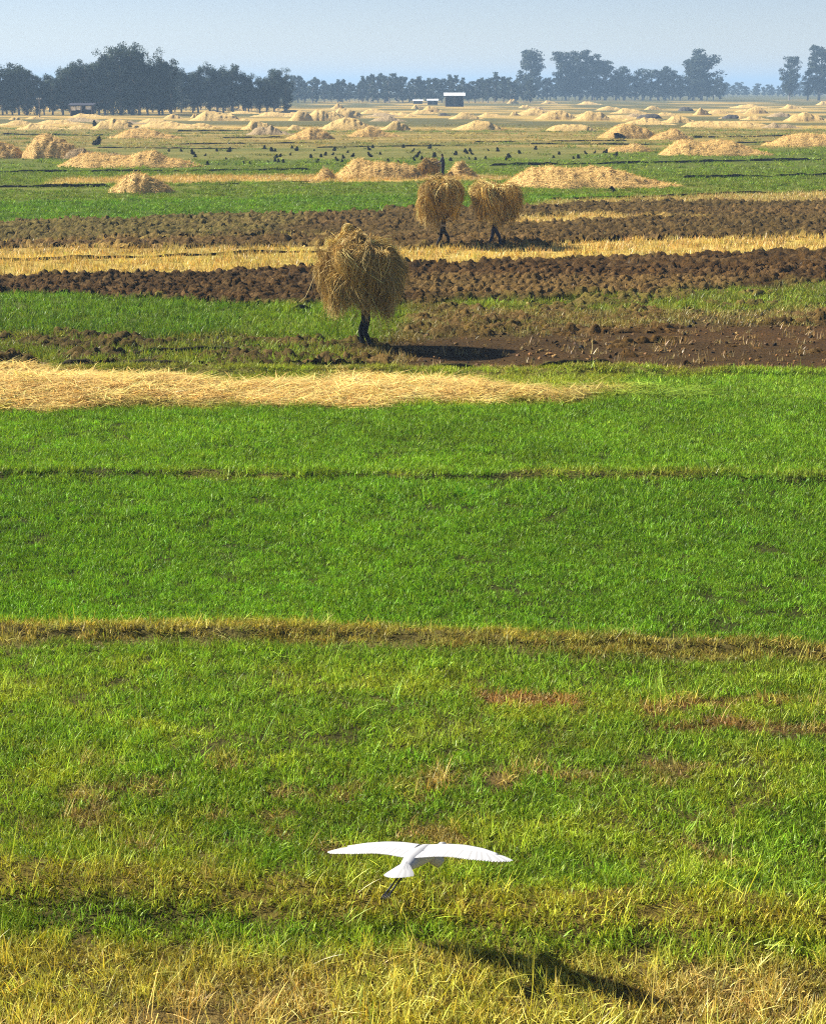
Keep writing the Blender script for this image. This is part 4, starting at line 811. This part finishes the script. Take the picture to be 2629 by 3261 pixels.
# right-hand gums
for (x, yt, wd, vr, lb) in [(1690, 158, .85, 0, 'tall lone eucalyptus with open crown at the left end of the row'), (1800, 172, 1.0, 1, 'tall broad eucalyptus, first of three close together'), (1845, 164, .95, 2, 'tallest of three broad eucalyptus close together'), (1885, 180, .9, 3, 'third and lowest of three broad eucalyptus close together'),
                            (2232, 172, 1.25, 4, 'big rounded eucalyptus with dense wide crown, alone above the row'), (2205, 190, .9, 0, 'eucalyptus merged into the side of the big rounded one'), (2512, 186, .80, 1, 'slender eucalyptus with leaning open crown, apart from the row'), (2606, 150, 1.0, 2, 'tall eucalyptus at the picture edge beside the slender one'), (2680, 128, 1.1, 3, 'tallest eucalyptus cut by the picture edge')]:
    tree('big', x, yt, 319, lb, None, wd * 1.25, vr)
for (x, yt) in [(1925, 196), (1960, 225), (1985, 214), (2020, 240), (2045, 222), (2070, 228), (2095, 226), (2118, 214), (2140, 225), (2165, 240), (1740, 255), (1900, 215), (2570, 225), (2640, 210)]:
    tree('slim', x, yt, 319, 'slim mid height eucalyptus in the row between the bigger crowns', 'slim eucalyptus of the row', random.uniform(1.3, 1.7))
for x in np.arange(1650, 2300, 20): tree('far', x, 256 + random.uniform(-12, 14), 319, 'low tree filling the foot of the eucalyptus row', 'low trees under the row', random.uniform(1, 1.3), dy=random.uniform(20, 60))
for x in np.arange(2270, 2900, 16): tree('far', x + random.uniform(-5, 5), 268 + random.uniform(-5, 10), 308, 'tiny hazy tree on the farthest line between the big crowns', 'farthest tree line', random.uniform(1.2, 1.6), dy=random.uniform(0, 100))

# ================================================================ SHEDS, POLES, DARK CLUMPS
def box(bm, x0, x1, y0, y1, z0, z1):
    v = [bm.verts.new(p) for p in ((x0, y0, z0), (x1, y0, z0), (x1, y1, z0), (x0, y1, z0), (x0, y0, z1), (x1, y0, z1), (x1, y1, z1), (x0, y1, z1))]
    for f in ((0, 3, 2, 1), (4, 5, 6, 7), (0, 1, 5, 4), (1, 2, 6, 5), (2, 3, 7, 6), (3, 0, 4, 7)): bm.faces.new([v[i] for i in f])
def bobj(name, mat, parent, *boxes):
    bm = bmesh.new()
    for b in boxes: box(bm, *b)
    me = bpy.data.meshes.new(name); bm.to_mesh(me); bm.free(); me.materials.append(M[mat]); return link(name, me, parent)
def slab(name, mat, parent, pts, th):
    bm = bmesh.new(); lo = [bm.verts.new(p) for p in pts]; up = [bm.verts.new((p[0], p[1], p[2] + th)) for p in pts]; n = len(pts)
    bm.faces.new(lo[::-1]); bm.faces.new(up)
    for i in range(n): bm.faces.new((lo[i], lo[(i + 1) % n], up[(i + 1) % n], up[i]))
    me = bpy.data.meshes.new(name); bm.to_mesh(me); bm.free(); me.materials.append(M[mat]); return link(name, me, parent)
def shed(x0, x1, yb, yt, label, roofdrop=.9, wall='dim', closed=True, name='open_shed', roof='white_sheet'):
    p = ppm(yb); g = G((x0 + x1) / 2, yb); w_ = (x1 - x0) / p / 2; h = (yb - yt) / p; d = w_ * .7
    o = bpy.data.objects.new(name, None); COL.objects.link(o); o.location = (g.x, g.y, -.05)
    # the pale roof slopes down to the viewer's side
    slab('roof', roof, o, [(-w_, -.6, h - roofdrop), (w_, -.6, h - roofdrop), (w_, d * 1.6, h), (-w_, d * 1.6, h)], .09)
    for x in (-w_ * .82, 0, w_ * .82):
        bobj('post', 'wood', o, (x - .11, x + .11, -.1, .12, 0, h - roofdrop + .02)); bobj('post', 'wood', o, (x - .10, x + .10, d * 1.3, d * 1.3 + .2, 0, h - .25))
    if closed:
        bobj('back_wall', wall, o, (-w_ * .82, w_ * .82, d * 1.3 - .1, d * 1.3 - .02, .05, h - .45))
        for s in (-1, 1): bobj('side_wall', wall, o, (s * w_ * .84 - .04, s * w_ * .84 + .04, .2, d * 1.25, .05, h - roofdrop - .05))
    return tag(o, label, 'shed')
shed(1412, 1481, 339, 296, 'open shed with white roof and a middle post on the far plain', 1.0)
shed(1313, 1347, 330, 317, 'low shelter with narrow white roof, left of the other low shelter', .5, name='low_shelter')
shed(1358, 1396, 333, 315, 'low shelter with bright white roof between the shed and another shelter', .6, name='low_shelter')
hut = shed(218, 300, 372, 329, 'dark roofed hut with patches of white wall under the eucalyptus grove', .5, 'dim', name='hut', roof='dim')
hw = (300 - 218) / ppm(372) / 2
for a, b, z0, z1 in ((-.78, -.42, 1.6, 2.5), (-.35, .05, 1.7, 2.55), (.35, .8, 1.8, 2.6)): bobj('wall_panel', 'white_sheet', hut, (a * hw, b * hw, .15, .22, z0, z1))
def pole(x, yb, yt, label):
    p = ppm(yb); g = G(x, yb); h = (yb - yt) / p; o = bpy.data.objects.new('pole', None); COL.objects.link(o); o.location = (g.x, g.y, -.05)
    bobj('post', 'wood', o, (-.11, .11, -.11, .11, 0, h)); bobj('crossarm', 'wood', o, (-.55, .55, -.15, -.09, h - .5, h - .32))
    for s in (-.45, 0, .45): bobj('insulator', 'white_sheet', o, (s - .09, s + .09, -.2, -.04, h - .32, h - .05))
    return tag(o, label, 'pole')
pole(127, 376, 311, 'grey pole with crossarm before the dense grove, left of the hut'); pole(783, 346, 306, 'grey pole before the thin end of the grove'); pole(2059, 319, 286, 'grey pole before the slim eucalyptus row')

# small dark pointed clumps of cut crop standing on the khaki strip
def clump_mesh(seed):
    r = np.random.default_rng(seed); n = 150; az = r.uniform(0, 6.28, n); t = r.uniform(0, 1, n) ** .7; rad = .30 * (1 - t) ** .8 * r.uniform(.6, 1.1, n); lean = r.normal(0, .12, 2)
    P = np.stack([rad * np.cos(az) + lean[0] * t, rad * np.sin(az) + lean[1] * t, t * .62], -1); Q = P + np.stack([r.normal(0, .07, n), r.normal(0, .07, n), r.uniform(.04, .18, n)], -1)
    W = r.normal(0, .045, (n, 3)); V = np.stack([P - W, P + W, Q], 1).reshape(-1, 3); c = np.repeat(r.uniform(.5, 1.5, (n, 1)) * np.array([[.020, .021, .014]]), 3, 0)
    bm = bmesh.new(); bmesh.ops.create_icosphere(bm, subdivisions=2, radius=1); k = len(V); cv = np.array([v.co[:] for v in bm.verts]); cf = np.array([[v.index for v in f.verts] for f in bm.faces]); bm.free()
    zz = (cv[:, 2:3] + 1) / 2; cv2 = np.concatenate([cv[:, :2] * (.27 * (1 - zz * .75)) + r.normal(0, .02, (len(cv), 2)) + lean * zz, zz * .58 - .03], 1)
    return mesh_np('dark_clump', np.concatenate([V, cv2]), np.concatenate([np.arange(n * 3).reshape(n, 3), cf + k]), [M['darkplant']], np.concatenate([c, np.tile([[.016, .017, .012]], (len(cv), 1))]))
CM = [clump_mesh(1200 + k) for k in range(6)]
def clump(x, y, s, label='small dark pointed clump standing on the khaki strip behind the broad straw heap', group='dark clumps on the far strip', wide=1.0):
    g = G(x, y); o = link('dark_clump', random.choice(CM), None, (g.x, g.y, -.02), (0, 0, random.uniform(0, 6.28))); o.scale = (s * wide, s * wide, s); tag(o, label, 'plant clump', group); return o
CL = [(538,480,.7),(578,480,.7),(617,490,1.2),(622,498,.8),(652,494,.6),(691,480,.8),(728,482,1.2),(660,522,.8),(776,521,.7),(795,521,.7),(842,472,1),(866,480,1.1),(876,480,.8),(930,470,.8),(944,478,1.1),(877,503,1),(890,497,.8),(875,512,.7),(887,515,.8),(900,516,.8),(924,492,.6),(990,500,.9),
 (1005,517,.9),(1023,498,.8),(1034,493,.9),(1058,492,.7),(1063,478,1),(1075,510,.9),(1094,502,.8),(1090,515,.7),(1121,497,.9),(1098,468,.5),(1107,484,.6),(1178,476,1),(1186,469,.9),(1182,497,1.1),(1210,490,.7),(1235,512,.7),(1270,516,.6),(1284,468,.9),(1311,482,.9),(1336,486,.7),(1322,500,1.2),(1322,510,.8),(1343,506,.8),
 (1367,471,1.1),(1384,500,1.2),(1450,492,1),(1480,483,1),(1487,487,.8),(1496,480,.9),(1505,490,.8),(1514,507,.7),(1435,510,.8),(1545,504,.7),(1585,480,1),(1655,487,.9),(1705,474,.9),(1620,505,1.3),(1612,510,.8),(1780,490,.8),(1867,488,.8),(1890,486,.7),(1762,500,.6),(1825,503,.6),(1843,502,.9),(1928,485,1),(1920,486,.7),(1955,498,1.2),
 (555,530,.5),(1495,505,.5),(1390,475,.5),(1000,478,.5),(720,505,.5),(1555,478,.5)]
for x, y, s in CL: clump(x, y + 2, s * .66, wide=1.3)
for (x, y, s, wd, lb) in [(305, 462, 1.5, 1.3, 'dark round bush beside the tall golden straw heap'), (183, 472, 1.5, 2.2, 'dark low bush at the foot of the tall golden straw heap'), (1980, 441, 1.1, 3.6, 'dark low bush in front of a golden straw heap'), (1955, 440, .9, 2.6, 'smaller dark bush touching the low bush at the heap'), (302, 402, 1.6, 1.0, 'dark bush between two far straw heaps near the grove')]:
    clump(x, y, s, lb, None, wd)
# dark bird standing on the green strip below the long heap
def dark_bird(x, y):
    g = G(x, y); J = {'a': (-.16, 0, .26, .03), 'b': (-.06, 0, .31, (.10, .10)), 'c': (.06, 0, .36, (.11, .12)), 'd': (.13, 0, .44, .06), 'e': (.15, 0, .52, .045), 'f': (.20, 0, .51, .014), 'g': (.26, 0, .47, .006), 'h': (-.28, 0, .20, (.03, .012))}
    E = [('c', 'b', 'hair'), ('b', 'a', 'hair'), ('a', 'h', 'hair'), ('c', 'd', 'hair'), ('d', 'e', 'hair'), ('e', 'f', 'black'), ('f', 'g', 'black')]
    for s in (-1, 1):
        J[f'l{s}'] = (.0, s * .045, .17, .018); J[f'm{s}'] = (-.01, s * .045, .02, .010); J[f'n{s}'] = (.07, s * .05, .012, .008); E += [('b', f'l{s}', 'black'), (f'l{s}', f'm{s}', 'black'), (f'm{s}', f'n{s}', 'black')]
    o = skin_person('dark_bird', J, E, 'c', (g.x, g.y, 0), R(150), None, 'x'); o['label'] = 'small black bird standing on the green strip below the long straw heap'; o['category'] = 'bird'; return o
dark_bird(1950, 618)

# ================================================================ HAZE
bmh = bmesh.new(); box(bmh, -6000, 6000, -160, 8600, -1.2, 44.0)
me = bpy.data.meshes.new('haze'); bmh.to_mesh(me); bmh.free()
mh, th = newmat('haze_air'); pv = th.nodes.new('ShaderNodeVolumePrincipled'); pv.inputs['Density'].default_value = 0.00037; pv.inputs['Color'].default_value = (0.50, 0.74, 1.0, 1); pv.inputs['Anisotropy'].default_value = 0.1
oh = th.nodes.new('ShaderNodeOutputMaterial'); th.links.new(pv.outputs[0], oh.inputs['Volume']); me.materials.append(mh)
hz = link('haze', me); hz['kind'] = 'stuff'; hz['label'] = 'pale blue haze over the far plain'
